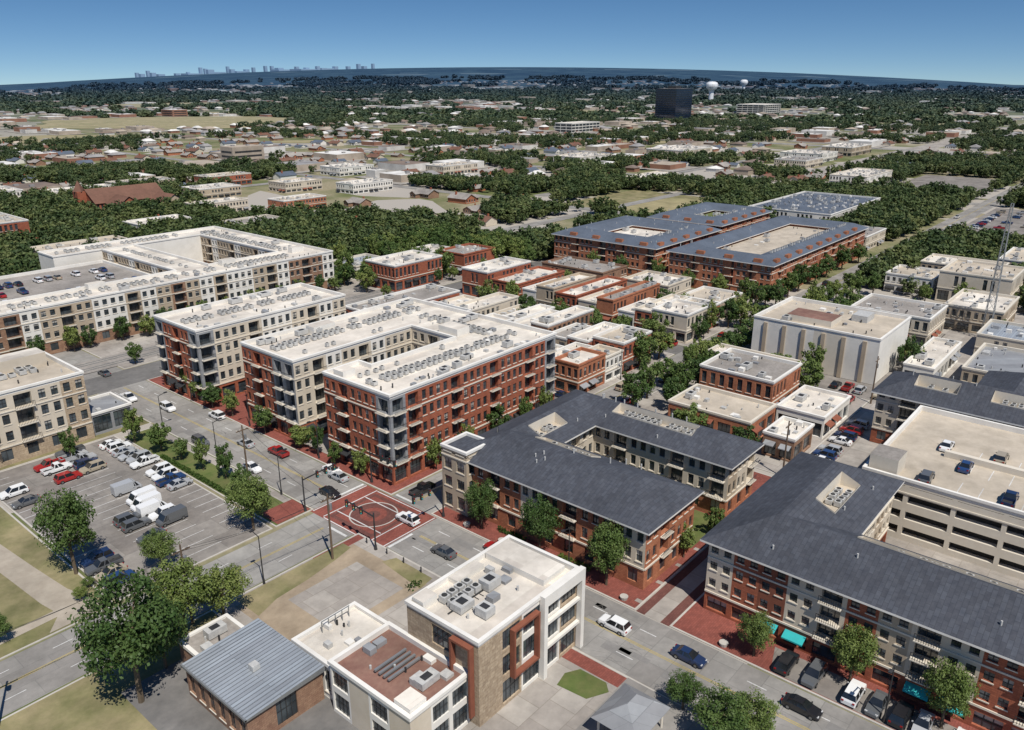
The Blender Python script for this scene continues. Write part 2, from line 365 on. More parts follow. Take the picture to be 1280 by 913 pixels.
# ------------------------------------------------------------ terrain
FX,FY=math.cos(math.radians(40.2)),math.sin(math.radians(40.2))
def terr(x,y):
    r=math.hypot(x,y)
    if r<3000: return 0.0
    th=math.degrees(math.atan2(FX*y-FY*x,FX*x+FY*y))
    k=max(0,1-(th/31.0)**2)
    t=min(1,(r-3000)/9500.); t=t*t*(3-2*t)
    return 225*k*t-8*t*(1-k)
def ground():
    rs=[0,60,120,200,300,450,700,1000,1400,1900,2500,3000]+[3000+i*475 for i in range(1,21)]
    n=150;V=[(0,0,0)]
    for r in rs[1:]:
        for i in range(n):
            a=2*math.pi*i/n;x=r*math.cos(a);y=r*math.sin(a);V.append((x,y,terr(x,y)))
    F=[(0,1+i,1+(i+1)%n) for i in range(n)]
    for k in range(len(rs)-2):
        for i in range(n):
            a=1+k*n+i;b=1+k*n+(i+1)%n;F.append((a,a+n,b+n,b))
    m,nt,b,pos=base('ground_surface',.95,.1)
    g=mixc(nt,maprange(nt,noi(nt,pos,.02,6),.4,.6),(.12,.14,.055),(.31,.265,.18))
    g=mixc(nt,maprange(nt,noi(nt,pos,.5,4),.35,.75,0,.5),g,(.09,.10,.04))
    v=nn(nt,'ShaderNodeTexVoronoi'); v.inputs['Scale'].default_value=.018; nt.links.new(pos,v.inputs['Vector'])
    s=nn(nt,'ShaderNodeSeparateColor'); nt.links.new(v.outputs['Color'],s.inputs[0])
    g=mixc(nt,maprange(nt,s.outputs[0],.62,.63),g,(.36,.33,.29))
    far=mixc(nt,maprange(nt,noi(nt,pos,.006,8,.8),.42,.62),(.04,.07,.05),(.18,.19,.13))
    v2=nn(nt,'ShaderNodeTexVoronoi'); v2.inputs['Scale'].default_value=.016; nt.links.new(pos,v2.inputs['Vector'])
    s2=nn(nt,'ShaderNodeSeparateColor'); nt.links.new(v2.outputs['Color'],s2.inputs[0])
    msk=mth(nt,'MULTIPLY',maprange(nt,s2.outputs[1],.76,.78),maprange(nt,noi(nt,pos,.0014,3),.44,.52))
    far=mixc(nt,msk,far,(.46,.45,.42))
    v3=nn(nt,'ShaderNodeTexVoronoi'); v3.inputs['Scale'].default_value=.0028; nt.links.new(pos,v3.inputs['Vector'])
    s3=nn(nt,'ShaderNodeSeparateColor'); nt.links.new(v3.outputs['Color'],s3.inputs[0])
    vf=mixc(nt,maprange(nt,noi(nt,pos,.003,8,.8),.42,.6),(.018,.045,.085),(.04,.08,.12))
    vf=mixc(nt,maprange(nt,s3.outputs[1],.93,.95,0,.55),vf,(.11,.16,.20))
    far=mixc(nt,distf(nt,pos,2200,5600),far,vf)  # far ground turns blue: atmospheric haze painted into its colour
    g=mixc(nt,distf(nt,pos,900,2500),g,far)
    nt.links.new(g,b.inputs['Base Color'])
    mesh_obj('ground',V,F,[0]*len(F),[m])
ground()

# ------------------------------------------------------------ surfaces
def sheet(name,m,x0,x1,y0,y1,z):
    P=Part();P.q(m,(x0,y0,z),(x1,y0,z),(x1,y1,z),(x0,y1,z)); return P.obj(name)
def polysheet(name,m,pts,z):
    P=Part();P.q(m,*[(x,y,z) for x,y in pts]); return P.obj(name)
def block(name,m,x0,x1,y0,y1,h=.14,kw=.3):
    P=Part()
    P.box(KERB,x0,x1,y0,y1,0,h-.004,top=KERB)
    P.q(m,(x0+kw,y0+kw,h),(x1-kw,y0+kw,h),(x1-kw,y1-kw,h),(x0+kw,y1-kw,h)); return P.obj(name)
RZ=.02
sheet('road',ROADC,74,86,-150,90,RZ); sheet('road',ROADC,74,86,109,196,RZ)
sheet('road',ROADC,74,86,208,420,RZ)
sheet('road',ROADC,-200,73,97,108,RZ); sheet('road',ROADC,86,900,92,102,RZ)
sheet('road',ASPH,-100,74,196,208,RZ);sheet('road',ASPH,74,420,196,208,RZ+.004)
sheet('road',ASPH,139.4,147,102,196,RZ+.002); sheet('road',ASPH,192,200,102,196,RZ+.002)
MIDROADS=[(640,2600,232,256),(420,1500,326,337),(560,572,102,1100),(700,2200,600,616),(950,968,100,1500),(262,560,262,270),(390,399,208,900),(1500,1524,200,2200),(120,700,700,712),(100,390,520,530)]
for i,r in enumerate(MIDROADS): sheet('road',CONC if i==0 else ROADC,*r,.05+.012*i)
sheet('parking_lot',LOT,420,556,56,90,.06);sheet('parking_lot',LOT,600,720,110,170,.06);sheet('parking_lot',CONC,340,410,62,90,.06)
P=Part();P.q(PAVER,(73,90,RZ),(86,90,RZ),(86,109,RZ),(73,109,RZ));P.obj('road_intersection')
def ring(name,m,cx,cy,r0,r1,z,n=48):
    P=Part()
    for i in range(n):
        a=2*math.pi*i/n;b=2*math.pi*(i+1)/n
        P.q(m,(cx+r0*math.cos(a),cy+r0*math.sin(a),z),(cx+r1*math.cos(a),cy+r1*math.sin(a),z),(cx+r1*math.cos(b),cy+r1*math.sin(b),z),(cx+r0*math.cos(b),cy+r0*math.sin(b),z))
    return P.obj(name)
ring('paving_circle',PAVERD,79.6,99.5,2.4,4.1,RZ+.008); ring('paving_circle',KERB,79.6,99.5,4.1,4.35,RZ+.008); ring('paving_circle',PAVERD,79.6,99.5,.05,1.2,RZ+.008)
sheet('paving_square',PAVERD,74.2,84.8,93.9,94.7,RZ+.006);sheet('paving_square',PAVERD,74.2,84.8,104.4,105.2,RZ+.006)
sheet('paving_square',PAVERD,74.2,75.0,94.7,104.4,RZ+.006);sheet('paving_square',PAVERD,84.0,84.8,94.7,104.4,RZ+.006)
MK=Part();z=RZ+.012
def mk(m,x0,x1,y0,y1,zz=z): MK.q(m,(x0,y0,zz),(x1,y0,zz),(x1,y1,zz),(x0,y1,zz))
for y in (90.2,93.2,105.6,108.6): mk(WPAINT,73.4,85.8,y,y+.22)
for x in (73.1,76.1,82.6,85.5): mk(WPAINT,x,x+.22,93.7,105.4,z+.004)
for y0,y1 in ((-140,88),(111,195)):
    mk(YPAINT,79.8,79.93,y0,y1);mk(YPAINT,80.1,80.23,y0,y1)
    y=y0
    while y<y1-3:
        mk(WPAINT,76.9,77.05,y,y+2.6);mk(WPAINT,83.0,83.15,y,y+2.6);y+=8
mk(WPAINT,74.2,79.6,89.2,89.7,);mk(WPAINT,80.4,85.8,109.4,109.9)
mk(YPAINT,-190,71,102.4,102.53);mk(YPAINT,-190,71,102.7,102.83)
mk(YPAINT,88,800,96.9,97.03);mk(YPAINT,88,800,97.2,97.33)
mk(WPAINT,71.6,72.1,97.4,102.2);mk(WPAINT,86.8,87.3,97.4,101.8)
x=-180
while x<68:
    mk(WPAINT,x,x+2.6,99.7,99.83);mk(WPAINT,x,x+2.6,105.4,105.53);x+=8
MK.obj('road_markings')
TAR=mat('asphalt_repair',(.20,.19,.18),(.25,.24,.225),1.2,stain=.3)
P=Part()
for i in range(46):
    x=U(74.5,85);y=random.choice([U(-10,88),U(111,194)]);w=U(.5,1.8);l=U(.8,5);P.q(TAR,(x,y,z-.004),(min(x+w,85.8),y,z-.004),(min(x+w,85.8),y+l,z-.004),(x,y+l,z-.004))
for i in range(120):
    x=U(74.5,85.5);y=random.choice([U(-10,88),U(111,194)])
    for k in range(8):
        nx=min(85.8,max(74.2,x+U(-.6,.6)));ny=y+U(.2,1.1);P.q(TAR,(x-.04,y,z-.002),(x+.04,y,z-.002),(nx+.04,ny,z-.002),(nx-.04,ny,z-.002));x,y=nx,ny
P.obj('road_repairs')
block('pavement',PAVER,86.2,139.2,102.3,195.8)
block('pavement',PAVER,86.2,139,49.3,91.8)
block('pavement',PAVER,86.2,140,-100,43.7);sheet('service_yard',CONC,107.2,131,-100,26.8,.15);sheet('service_yard',CONC,128.2,131,26.8,43,.15)
sheet('brick_lane',PAVERD,86.2,140,43.8,49.2,.03)
sheet('concrete_lane',CONC,86.2,140,45.2,47.8,.034)
for x in (88,94,100,106,112): sheet('lane_band',CONC,x,x+.8,49.6,50.6,.15)
block('pavement',CONC,140.5,191.8,49.3,91.8); sheet('service_yard',CONC,140.2,330,-60,49.2,.03)
block('pavement',CONC,147.2,191.8,102.3,195.8); block('pavement',CONC,200.2,262,102.3,195.8)
sheet('parking_lot',LOT,192.2,262,49,91.8,.03)
block('pavement',CONC,47,73.8,-80,96.6)
sheet('vacant_lot',DIRT,49,71,77,94.5,.145)
sheet('vacant_lot_slab',CONC,55,68,79,90,.149)
sheet('brick_sidewalk',PAVER,71.2,73.4,20,62,.145); sheet('brick_sidewalk',PAVER,64,73.4,94.6,96.2,.149)
polysheet('verge',DRY,[(50,90),(54,91.5),(60,92),(66,93),(70,94),(70,96),(50,96)],.15)
polysheet('verge',DRY,[(69.5,77),(72.6,77.5),(72.8,86),(70.6,87),(70,82)],.153)
polysheet('lawn',GRASS,[(66.6,48.8),(69,49.3),(70.9,48.2),(71,44.2),(69.8,43),(67,44.5)],.16)
sheet('driveway',ROADC,60,73.6,30,42.6,.153)
block('parking_lot',LOT,38.5,65.2,109,168)
block('verge',GRASS,65.8,73.8,109,166); sheet('sidewalk',CONC,71.6,73.3,112,164,.15);sheet('brick_sidewalk',PAVER,66.5,73.4,109.4,115,.154)
block('verge',DRY,-120,38,108.4,195.6,h=.1)
block('verge',DRY,38.5,73.8,168.4,195.6,h=.1)
block('verge',DRY,-160,46.6,20,96.6,h=.1)
sheet('parking_lot',ASPH,30,46.4,60,90,.12)
block('verge',GRASS,-100,73.8,208.3,232);block('verge',CONC,86.3,260,208.3,300)
DUST=mat('dusty_path',(.42,.37,.30),(.35,.30,.24),.5,stain=.35)
polysheet('footpath',DUST,[(37,109),(36.6,112.5),(35,118),(34,128),(33,140),(30.9,152),(26.4,166),(23.5,166),(27.4,151),(29.3,139),(30.2,127),(30.9,117),(31.6,112.5),(29,109)],.13)
polysheet('footpath',DUST,[(10,112.8),(31.4,113.8),(31.9,112),(10,110.8)],.134)
RT=Part();RT.q(GROOF,(-60,212,.17),(260,212,.17),(260,222,.17),(-60,222,.17))
for y in (214,215.5,218.5,220): RT.box(GALV,-60,260,y-.06,y+.06,.18,.34)
RT.obj('railway_track')
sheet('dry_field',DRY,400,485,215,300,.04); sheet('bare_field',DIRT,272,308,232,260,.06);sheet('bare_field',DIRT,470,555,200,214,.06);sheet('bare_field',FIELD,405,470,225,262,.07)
def blob(name,m,cx,cy,rx,ry,ang,z,n=40):
    P=Part();pts=[]
    for i in range(n):
        a=2*math.pi*i/n;k=1+.25*noise.noise(Vector((cx*.01+math.cos(a)*1.3,math.sin(a)*1.3,0)))
        u=rx*k*math.cos(a);v=ry*k*math.sin(a)
        pts.append((cx+u*math.cos(ang)-v*math.sin(ang),cy+u*math.sin(ang)+v*math.cos(ang),z))
    P.q(m,*pts);P.obj(name)
SD=math.radians(-49.8)
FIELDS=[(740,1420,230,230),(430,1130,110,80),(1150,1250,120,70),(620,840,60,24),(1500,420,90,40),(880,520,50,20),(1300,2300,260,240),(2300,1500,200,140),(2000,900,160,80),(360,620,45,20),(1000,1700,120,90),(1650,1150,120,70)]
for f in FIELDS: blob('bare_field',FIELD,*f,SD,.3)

# ------------------------------------------------------------ main buildings
CHC={'B':(BRICK,'w'),'b':(BRICK,'bal'),'S':(STUC,'w'),'s':(STUC,'bal'),'G':(GRAYM,'bal'),'g':(GRAYM,'big'),'W':(STUCW,'w'),'T':(STONE,'w'),'n':(BRICK,'n')}
poly=[(89,104.5),(139,104.5),(139,153),(89,153),(89,134),(122,134),(122,120),(98,120),(98,124),(89,124)]
fl=[4.3]+[3.35]*4
B,z=building('brick_apartment_building',poly,fl,{0:'!GbBBbBBbBBbBG',3:'!BbBGG',4:'SsWSsWS',5:'SsWS',9:'!BbBBG'},CHC,WROOF,STUC,(BRICK,'store'))
for yy,x0,x1 in ((112,92,136),(144,92,136)): acrow(B,x0,yy,x1,yy,z,1.6,.85,1.0,double=1.6)
acrow(B,131,116,131,142,z,1.6,.85,1.0,double=1.6)
acrow(B,93,117.5,118,117.5,z,1.9,.5,.8);acrow(B,93,138,118,138,z,1.9,.5,.8)
Pm=B.p('rooftop_units'); Pm.box(STUCW,104,110,147,150,z,z+1.8,top=WROOF);Pm.box(STUCW,124,128,121,127,z,z+1.8,top=WROOF);Pm.box(STUCW,90,93,119,122,z,z+1.6,top=WROOF)
clutter(B,91,137,106,110,z,26);clutter(B,91,137,147,151,z,22);clutter(B,124,137,112,145,z,20)
B.done()
sheet('courtyard',CONC,89.2,121.8,124.4,133.6,.15)
B,z=building('brick_apartment_building',rect(87,130,168.5,188),[4.3]+[3.35]*4,{0:'!GSSsWWSsWS',3:'!GBbBG'},CHC,WROOF,STUC,(BRICK,'store'))
acrow(B,90,178,127,178,z,1.6,.85,1.0,double=1.6);clutter(B,89,128,170,175,z,20);clutter(B,89,128,183,186,z,14)
B.done()
B,z=building('brick_shop_building',rect(97,137,157.5,166),[4.2,3.4],{0:'BBSB',3:'BB'},CHC,WROOF,BRICK,(BRICK,'store'));clutter(B,99,135,159,165,z,12);B.done()
CHE={'S':(TAN,'w'),'s':(TAN,'bal'),'W':(STUCW,'w'),'w':(STUCW,'bal'),'B':(BRICK3,'w'),'b':(BRICK3,'bal')}
fe=[3.8]+[3.1]*3
polyE=[(30,236),(178,236),(178,316),(108,316),(108,303),(164,303),(164,250),(137,250),(137,303),(125,303),(125,250),(66,250),(66,300),(30,300)]
B,z=building('cream_apartment_building',polyE,fe,{0:'!WsWWSsWBbWSsSWWsWSbSWsWWSsWBbBW',5:'SsWS',9:'SWsS',13:'Ss',10:'WsWSs',6:'WsW',12:'Ws'},CHE,WROOF,STUCW,(BRICK3,'w'))
acrow(B,34,243,174,243,z,1.9,.8,1.1,double=1.9);acrow(B,170,254,170,312,z,1.9,.8,1.1,double=1.9);acrow(B,112,310,160,310,z,1.9,.8,1.1,double=1.9);acrow(B,131,254,131,300,z,1.9,.8,1.1);acrow(B,48,254,48,296,z,1.9,.8,1.1,double=1.9)
clutter(B,34,174,238,241,z,50);clutter(B,166,176,252,312,z,20)
Pm=B.p('rooftop_units')
for x in (60,96,140,168): Pm.box(STUCW,x,x+5,246.5,249,z,z+2.0,top=WROOF)
B.done()
CHG={'P':(TROOF,'garage')}
B,z=building('parking_garage',rect(68,123.5,252,300),[3.2]*3,{0:'P',3:'P'},CHG,GROOF,TROOF,par=1.0,bw=6);B.done();ZG1=z
CHF={'T':(STONE,'w'),'S':(STUC,'w'),'s':(STUC,'bal'),'n':(STONE,'n')}
B,z=building('stone_office_building',rect(38,62,170,190),[4,3.5,3.5,3.4],{0:'!TSsST',3:'TSS'},CHF,TROOF,STUC,(STONE,'w'));acrow(B,42,180,58,180,z,2,.9,1.4,double=2.2);clutter(B,40,60,172,188,z,22)
B.p('rooftop_units').box(STUC,50,60,183,188,z,z+2.8,top=WROOF);B.done()
B,z=building('gray_shop_building',rect(62.3,71,171,181),[4.6],{0:'gg',3:'g'},CHC,GRAYM,GRAYM,par=.5);clutter(B,63,70,172,180,z,5);B.done()
CH1={'T':(STONE,'big'),'W':(STUCW,'big'),'t':(STONE,'n'),'n':(STUCW,'n'),'w':(STUCW,'w'),'c':(STONE,'w')}
B,z=building('stone_office_building',rect(55,74.5,51.5,63.5),[4.2,3.7,3.7],{0:'!tTWWT',3:'!tTt'},CH1,WROOF,STONE,None,par=.8)
T=B.p('trim')
T.box(CORT,60.5,60.8,50.7,51.45,4,11);T.box(CORT,65.2,65.5,50.7,51.45,4,11);T.box(CORT,60.8,65.2,50.7,51.45,10.7,11);T.box(CORT,60.8,65.2,50.7,51.45,4,4.3)
T.box(CORT,54.2,54.95,52.2,52.5,1.5,11.5);T.box(CORT,54.2,54.95,55.2,55.5,1.5,11.5);T.box(CORT,54.2,54.95,52.5,55.2,11.2,11.5)
T.box(STUCW,66.2,74.9,50.6,51.4,11.0,12.6);T.box(STUCW,74.2,74.9,50.6,51.4,.1,11.0);T.box(STUCW,66.2,66.9,50.6,51.4,.1,11.0)
T.box(STUCW,66.9,74.2,50.9,51.4,4.1,4.5);T.box(STUCW,66.9,74.2,50.9,51.4,7.8,8.2)
for i in range(4):
    for j in range(2): ac(B,58.6+i*1.35,59+j*1.5,z,1.05,1.0)
clutter(B,57,72,53.5,62,z,14);Pm=B.p('rooftop_units')
for i in range(6): Pm.box(DARKM,58+i*.9,58.06+i*.9,57.5,58.2,z+.05,z+.12)
Pm.box(DARKM,57,66,58.25,58.3,z+.1,z+.18);Pm.box(DARKM,57,66,58.4,58.45,z+.1,z+.18)
Pm.box(STUCW,69,73.5,53,63,z,z+.9,top=WROOF);Pm.box(STUCW,55.6,58,61.2,63.1,z,z+1.2,top=WROOF);Pm.box(STUCW,62,67,61.5,63.1,z,z+.7,top=WROOF);B.done()
CH2={'W':(STUCW,'big'),'n':(STUC,'n'),'w':(STUCW,'w'),'B':(BRICK3,'w')}
B,z=building('stucco_office_building',rect(45.5,54.9,53,67),[3.6,3.2],{0:'!nWW',3:'!WnWn'},CH2,RROOF,STUCW,par=.7)
Pm=B.p('rooftop_units');Pm.box(UNIT,49.5,51.2,56,57.4,z,z+.9);Pm.box(STUCW,45.9,48.4,53.4,56,z,z+1.2,top=WROOF);clutter(B,47,54,54,66,z,9)
for y in (59.2,60,60.8,61.6): Pm.box(GALV,48,53,y,y+.3,z+.35,z+.6,bottom=True)
B.done()
B,z=building('small_flat_roof_building',rect(46.5,56.5,68.3,76),[4.9],{0:'nw',3:'nwn'},CH2,WROOF,BRICK3,par=.5);clutter(B,48,55,69,75,z,8)
for i in range(5): B.p('rooftop_units').box(GALV,50+i*1.1,50.1+i*1.1,74.6,74.7,z,z+1.6)
B.p('rooftop_units').box(GALV,50,54.6,74.6,74.7,z+1.6,z+1.7);B.done()
B=Bld('metal_roof_warehouse',40.5,76);facade(B,(35.5,69.5),(46,69.5),.1,[4.6],'nB',{'n':(BRICK3,'n'),'B':(BRICK3,'big')},None,3.5);facade(B,(35.5,83),(35.5,69.5),.1,[4.6],'B',{'B':(BRICK3,'w')},None,4.5)
facade(B,(46,69.5),(46,83),.1,[4.6],'',{},plain=BRICK3);facade(B,(46,83),(35.5,83),.1,[4.6],'',{},plain=BRICK3)
P=B.p('roof');zr=4.75
P.q(MROOF,(35.1,69.1,zr),(46.2,69.1,zr+.5),(46.2,83.4,zr+.5),(35.1,83.4,zr));P.box(GALV,35.1,35.3,69.1,83.4,zr-.25,zr+.06);P.q(GALV,(35.1,69.1,zr-.3),(46.2,69.1,zr-.3),(46.2,69.1,zr+.5),(35.1,69.1,zr))
for i in range(23): P.q(GALV,(35.3,69.4+i*.61,zr+.09),(46.1,69.4+i*.61,zr+.57),(46.1,69.48+i*.61,zr+.57),(35.3,69.48+i*.61,zr+.09))
P.box(UNIT,40,41,75,76,zr+.2,zr+1);B.done()
B,z=building('shed_building',rect(38,45,84,89.5),[3.2],{0:'n',3:'n'},{'n':(BRICK3,'n')},GROOF,BRICK3,par=.3);clutter(B,39,44,85,88,z,4);B.done()
B=Bld('pavilion',66,37);P=B.p('roof')
for a in ((63,35),(69,35),(63,40),(69,40)): B.p('columns').cyl(TRIM,a[0],a[1],.15,3,.15,n=8)
A=[(62.3,34.3,3),(69.7,34.3,3),(69.7,40.7,3),(62.3,40.7,3)];r0=(65,37.5,5);r1=(67,37.5,5)
P.q(GRAYM,A[0],A[1],r1,r0);P.q(GRAYM,A[2],A[3],r0,r1);P.q(GRAYM,A[1],A[2],r1);P.q(GRAYM,A[3],A[0],r0);P.q(TRIM,*A[::-1]);B.done()
CHGb={'B':(BRICK2,'w'),'b':(BRICK2,'bal'),'S':(STUC,'w'),'s':(STUC,'bal'),'T':(TAN,'w')}
B,z=building('brick_apartment_building',[(91,51),(106,51),(106,79),(118,79),(118,51),(129,51),(129,91),(91,91)],[3.8,3.4,3.4],{0:'BbB',1:'',2:'SsS',3:'SsSSsSs',4:'TSs',7:'BBbBSBbBBS'},CHGb,None,STUC,(BRICK2,'w'),bw=4)
hip(B,[(91,106,51,91),(118,129,51,91),(106,118,79,91)],z+.05,SLATE,.42,hmax=3.1,wells=[(104,112,81,84),(121,124,60,77),(101,104,68,80)])
B.done()
B,z=building('stone_corner_tower',rect(89.6,96,86,92.0),[3.9,3.4,3.4,1.3],{0:'T',3:'TT'},{'T':(TAN,'w')},SLATE,TAN,par=.5,bw=3);B.done()
sheet('courtyard',GRASS,106.2,117.8,51,78.8,.15)
CHH={'B':(BRICK,'w'),'b':(BRICK,'bal'),'S':(STUC,'w'),'s':(STUC,'bal'),'W':(TAN,'w'),'C':(CORT,'w'),'aw':TEAL}
B,z=building('brick_apartment_building',[(93,-70),(107,-70),(107,27),(128,27),(128,42),(93,42)],[3.4,2.75,2.75,2.75],{0:'B',2:'SsSWS',5:'SBCSsBWsSBbSSCBsSWWBsSBbBSsWBSBs'},CHH,None,STUC,(BRICK,'store'),bw=3.9)
hip(B,[(93,107,-70,42),(107,128,27,42)],z+.05,SLATE,.45,hmax=9,wells=[(108,119,30,33),(102,105,5,25),(102,105,-20,-3)])
B.done()
B,z=building('parking_garage',rect(131,166,-60,33),[2.9]*3+[1.6],{0:'P',3:'P'},{'P':(TRIM,'garage')},TROOF,TRIM,par=1.0,bw=7);ZG2=z
B.p('rooftop_units').box(TRIM,132,137,28,32.5,z,z+3.2,top=GROOF);B.p('roof').box(TRIM,146,147,-50,24,z,z+1.1)
for k in range(-50,22,3): B.p('roof').box(WPAINT,133,137.5,k,k+.13,z+.003,z+.012);B.p('roof').box(WPAINT,141,145.6,k,k+.13,z+.003,z+.012);B.p('roof').box(WPAINT,148,152,k,k+.13,z+.003,z+.012)
B.done()
B,z=building('dark_roof_apartment_building',[(168,-40),(182,-40),(182,12),(196,12),(196,26),(182,26),(182,42),(168,42)],[3.5,3,3,2],{0:'S',7:'SsBSSsBS',3:'',2:'S'},CHH,None,STUC,(BRICK,'w'));hip(B,[(168,182,-40,42),(182,196,12,26)],z,SLATE,.45,wells=[(171,174,2,22),(171,174,28,36)]);B.done()

# ------------------------------------------------------------ shops / mid buildings
def shop(name,x0,x1,y0,y1,h,wm,rm,pw='w',ground=True,cl=None,par=.8):
    nf=max(1,round(h/4)); f=[h/nf]*nf
    ch={'A':(wm,pw),'n':(wm,'n'),'a':(wm,'w'),'aw':random.choice([DARKM,DARKM,CORT,GRAYM])}
    pt=random.choice(['AAn','AnA','A','AAAn'])
    B,z=building(name,rect(x0,x1,y0,y1),f,{0:pt,3:random.choice(['A','AAn','nA'])},ch,rm,wm,(wm,'store') if ground else None,par=par,cop=random.choice([COPE,COPE,TRIM,wm]))
    clutter(B,x0+1,x1-1,y0+1,y1-1,z,cl if cl is not None else int((x1-x0)*(y1-y0)/18)+3);B.done()
SH=[(148.5,160,104.5,112,7.4,BRICK2,WROOF),(160.2,168,104.5,112,6.2,STUCW,TROOF),(168.3,182,104.5,114,8,BRICK,TROOF),(148.5,166,112.3,118,6,STUC,WROOF),(148.5,163,118.3,125,5.2,BRICK2,WROOF),(166.4,184,114.4,121,7,BRICK,WROOF),(166.4,180,121.3,128,6.2,TAN,GROOF),
(148.5,167,128,134,6.5,STUCW,WROOF),(148.5,165,134.3,141,7.3,BRICK,WROOF),(168,190,129,135,8,BRICK3,WROOF),(168,186,135.3,142,6.4,STUC,WROOF),(148.5,170,143,151,7,TAN,WROOF),(171,190,143.5,149,6,BRICK,WROOF),(171,188,149.3,156,5,STUCW,TROOF),(149,166,156,172,8,MROOF,MROOF),(168,190,158,166,7,STUC,WROOF),(168,184,166.3,176,5.6,BRICK2,WROOF),(149,186,180,194,6,BRICK,GROOF),
(202,216,104.5,116,8,STUC,WROOF),(216.3,226,106,116,6.5,BRICK2,TROOF),(202,224,116.4,122,7,BRICK,WROOF),(202,220,122.3,128,5.5,STUCW,WROOF),(202,230,130,136,8,BRICK2,GROOF),(202,224,136.3,143,6.2,STUC,WROOF),(202,232,144,152,7,BRICK,WROOF),(202,226,153,160,8,TAN,WROOF),(202,220,160.3,166,6,STUCW,WROOF),(202,228,168,180,7,BRICK,WROOF),(202,226,182,194,9,BRICK,WROOF),
(230,246,108,122,5.4,TAN,TROOF),(236,252,130,148,6,STUC,WROOF),(238,254,158,186,6,BRICK3,GROOF),
(165,181,63,81,8.5,BRICK2,GROOF),(147,160,60,79,5.5,BRICK2,TROOF),(162,178,50,60.5,4.5,STUCW,WROOF),(147,157,50.5,57,4.5,BRICK3,WROOF),
(183,190,66,88,6,TAN,WROOF),
(188,212,214,230,9,BRICK,WROOF),(222,240,212,226,8,BRICK,GROOF),(190,208,238,254,5,STUCW,MROOF),(220,236,232,244,6,STUCW,WROOF),
(243,262,50,72,8,STUC,GROOF),(268,292,36,52,7,TAN,WROOF),(244,262,14,38,6,STUC,MROOF),(208,232,6,34,7,TAN,GRAYM),(203,236,-30,0,6,STUC,TROOF),(244,280,-30,4,6,STUC,WROOF),(208,236,40,47,5,STUCW,WROOF),
(302,326,40,62,10,STUC,TROOF),(326.5,344,48,74,7.5,TAN,WROOF),(305,322,64,80,6,STUCW,TROOF),(348,376,24,52,8,TAN,TROOF),(300,335,-20,25,8,STUC,WROOF),(411,490,138,182,8,STUCW,SLATEB),(372,400,108,130,6,STUC,GROOF),
(102,136,402,440,12,BRICK,TROOF),(60,90,340,380,12,BRICK,TROOF),(150,190,560,590,7,STUCW,WROOF),(265,295,484,505,6,TAN,WROOF),(300,335,534,552,7,BRICK,TROOF),(230,262,424,438,6,STUC,WROOF),(178,206,384,402,6,STUCW,WROOF),(120,156,345,362,7,STUC,TROOF),
(345,380,430,448,6,STUCW,WROOF),(420,450,405,425,5,TAN,WROOF),(500,548,300,318,6,STUC,WROOF),(600,660,180,206,7,STUCW,WROOF),(640,700,60,85,7,STUC,GROOF),(520,556,22,50,6,TAN,WROOF),(430,470,20,48,6,STUC,WROOF),
(200,240,540,560,6,STUCW,WROOF),(250,290,560,580,5,TAN,GROOF),(320,350,470,490,6,STUC,WROOF),(270,300,400,416,6,BRICK2,TROOF),(210,236,350,366,6,STUCW,GROOF),(405,440,520,545,6,STUCW,WROOF),(460,500,460,480,7,STUC,TROOF),(590,640,420,450,7,STUCW,WROOF),(700,760,380,420,8,STUC,WROOF),(760,800,270,310,7,STUCW,WROOF),(840,900,270,300,8,TAN,WROOF),(700,740,262,290,6,STUC,GROOF)]
for s in SH: shop('brick_shop_building' if s[5] in (BRICK,BRICK2,BRICK3) else 'flat_roof_commercial_building',*s)
B,z=building('concrete_theater_building',rect(203,229,52,85),[11.2],{0:'!nnn',3:'!nnan'},{'n':(STUCW,'n'),'a':(TRIM,'n')},TROOF,TRIM,par=1);Pm=B.p('rooftop_units')
Pm.box(TRIM,208,216,66,78,z,z+1.6,top=RROOF);Pm.box(UNIT,218,224,60,64,z,z+1.8);clutter(B,205,227,54,83,z,26)
T=B.p('trim')
for k in range(6): T.box(TAN,202.6,202.97,55+k*5.2,56+k*5.2,.1,11)
B.done()
CHM={'B':(BRICK2,'w'),'b':(BRICK2,'bal'),'S':(BRICK,'w'),'s':(BRICK,'bal')}
def ringb(name,x0,x1,y0,y1,w,inner):
    B,z=building(name,rect(x0,x1,y0,y1),[3.4,3,3,3],{0:'BbBSBb',3:'BBbBSsBb'},CHM,None,BRICK2,(BRICK2,'w'),bw=4.5)
    hip(B,[(x0,x1,y0,y0+w),(x0,x1,y1-w,y1),(x0,x0+w,y0+w,y1-w),(x1-w,x1,y0+w,y1-w)],z,SLATEB,.4,hmax=2.2)
    P=B.p('roof')
    P.q(inner,(x0+w-1,y0+w-1,z-1.2),(x1-w+1,y0+w-1,z-1.2),(x1-w+1,y1-w+1,z-1.2),(x0+w-1,y1-w+1,z-1.2))
    for a,b in (((x0+w,y0+w),(x0+w,y1-w)),((x1-w,y1-w),(x1-w,y0+w)),((x0+w,y1-w),(x1-w,y1-w)),((x1-w,y0+w),(x0+w,y0+w))):
        P.q(BRICK2,(*a,z-1.3),(*b,z-1.3),(*b,z),(*a,z))
    for i in range(int((x1-x0)/10)): 
        P.box(BRICK2,x0+3+i*10,x0+6.2+i*10,y0-.12,y0+1.2,.1,z+1.6)
    for i in range(int((y1-y0)/11)): P.box(BRICK2,x0-.12,x0+1.2,y0+4+i*11,y0+7+i*11,.1,z+1.6)
    clutter(B,x0+w+1,x1-w-1,y0+w+1,y1-w-1,z-1.2,14);acrow(B,x0+w,y0+w/2,x1-w,y0+w/2,z+2.1,2.2,.7);B.done()
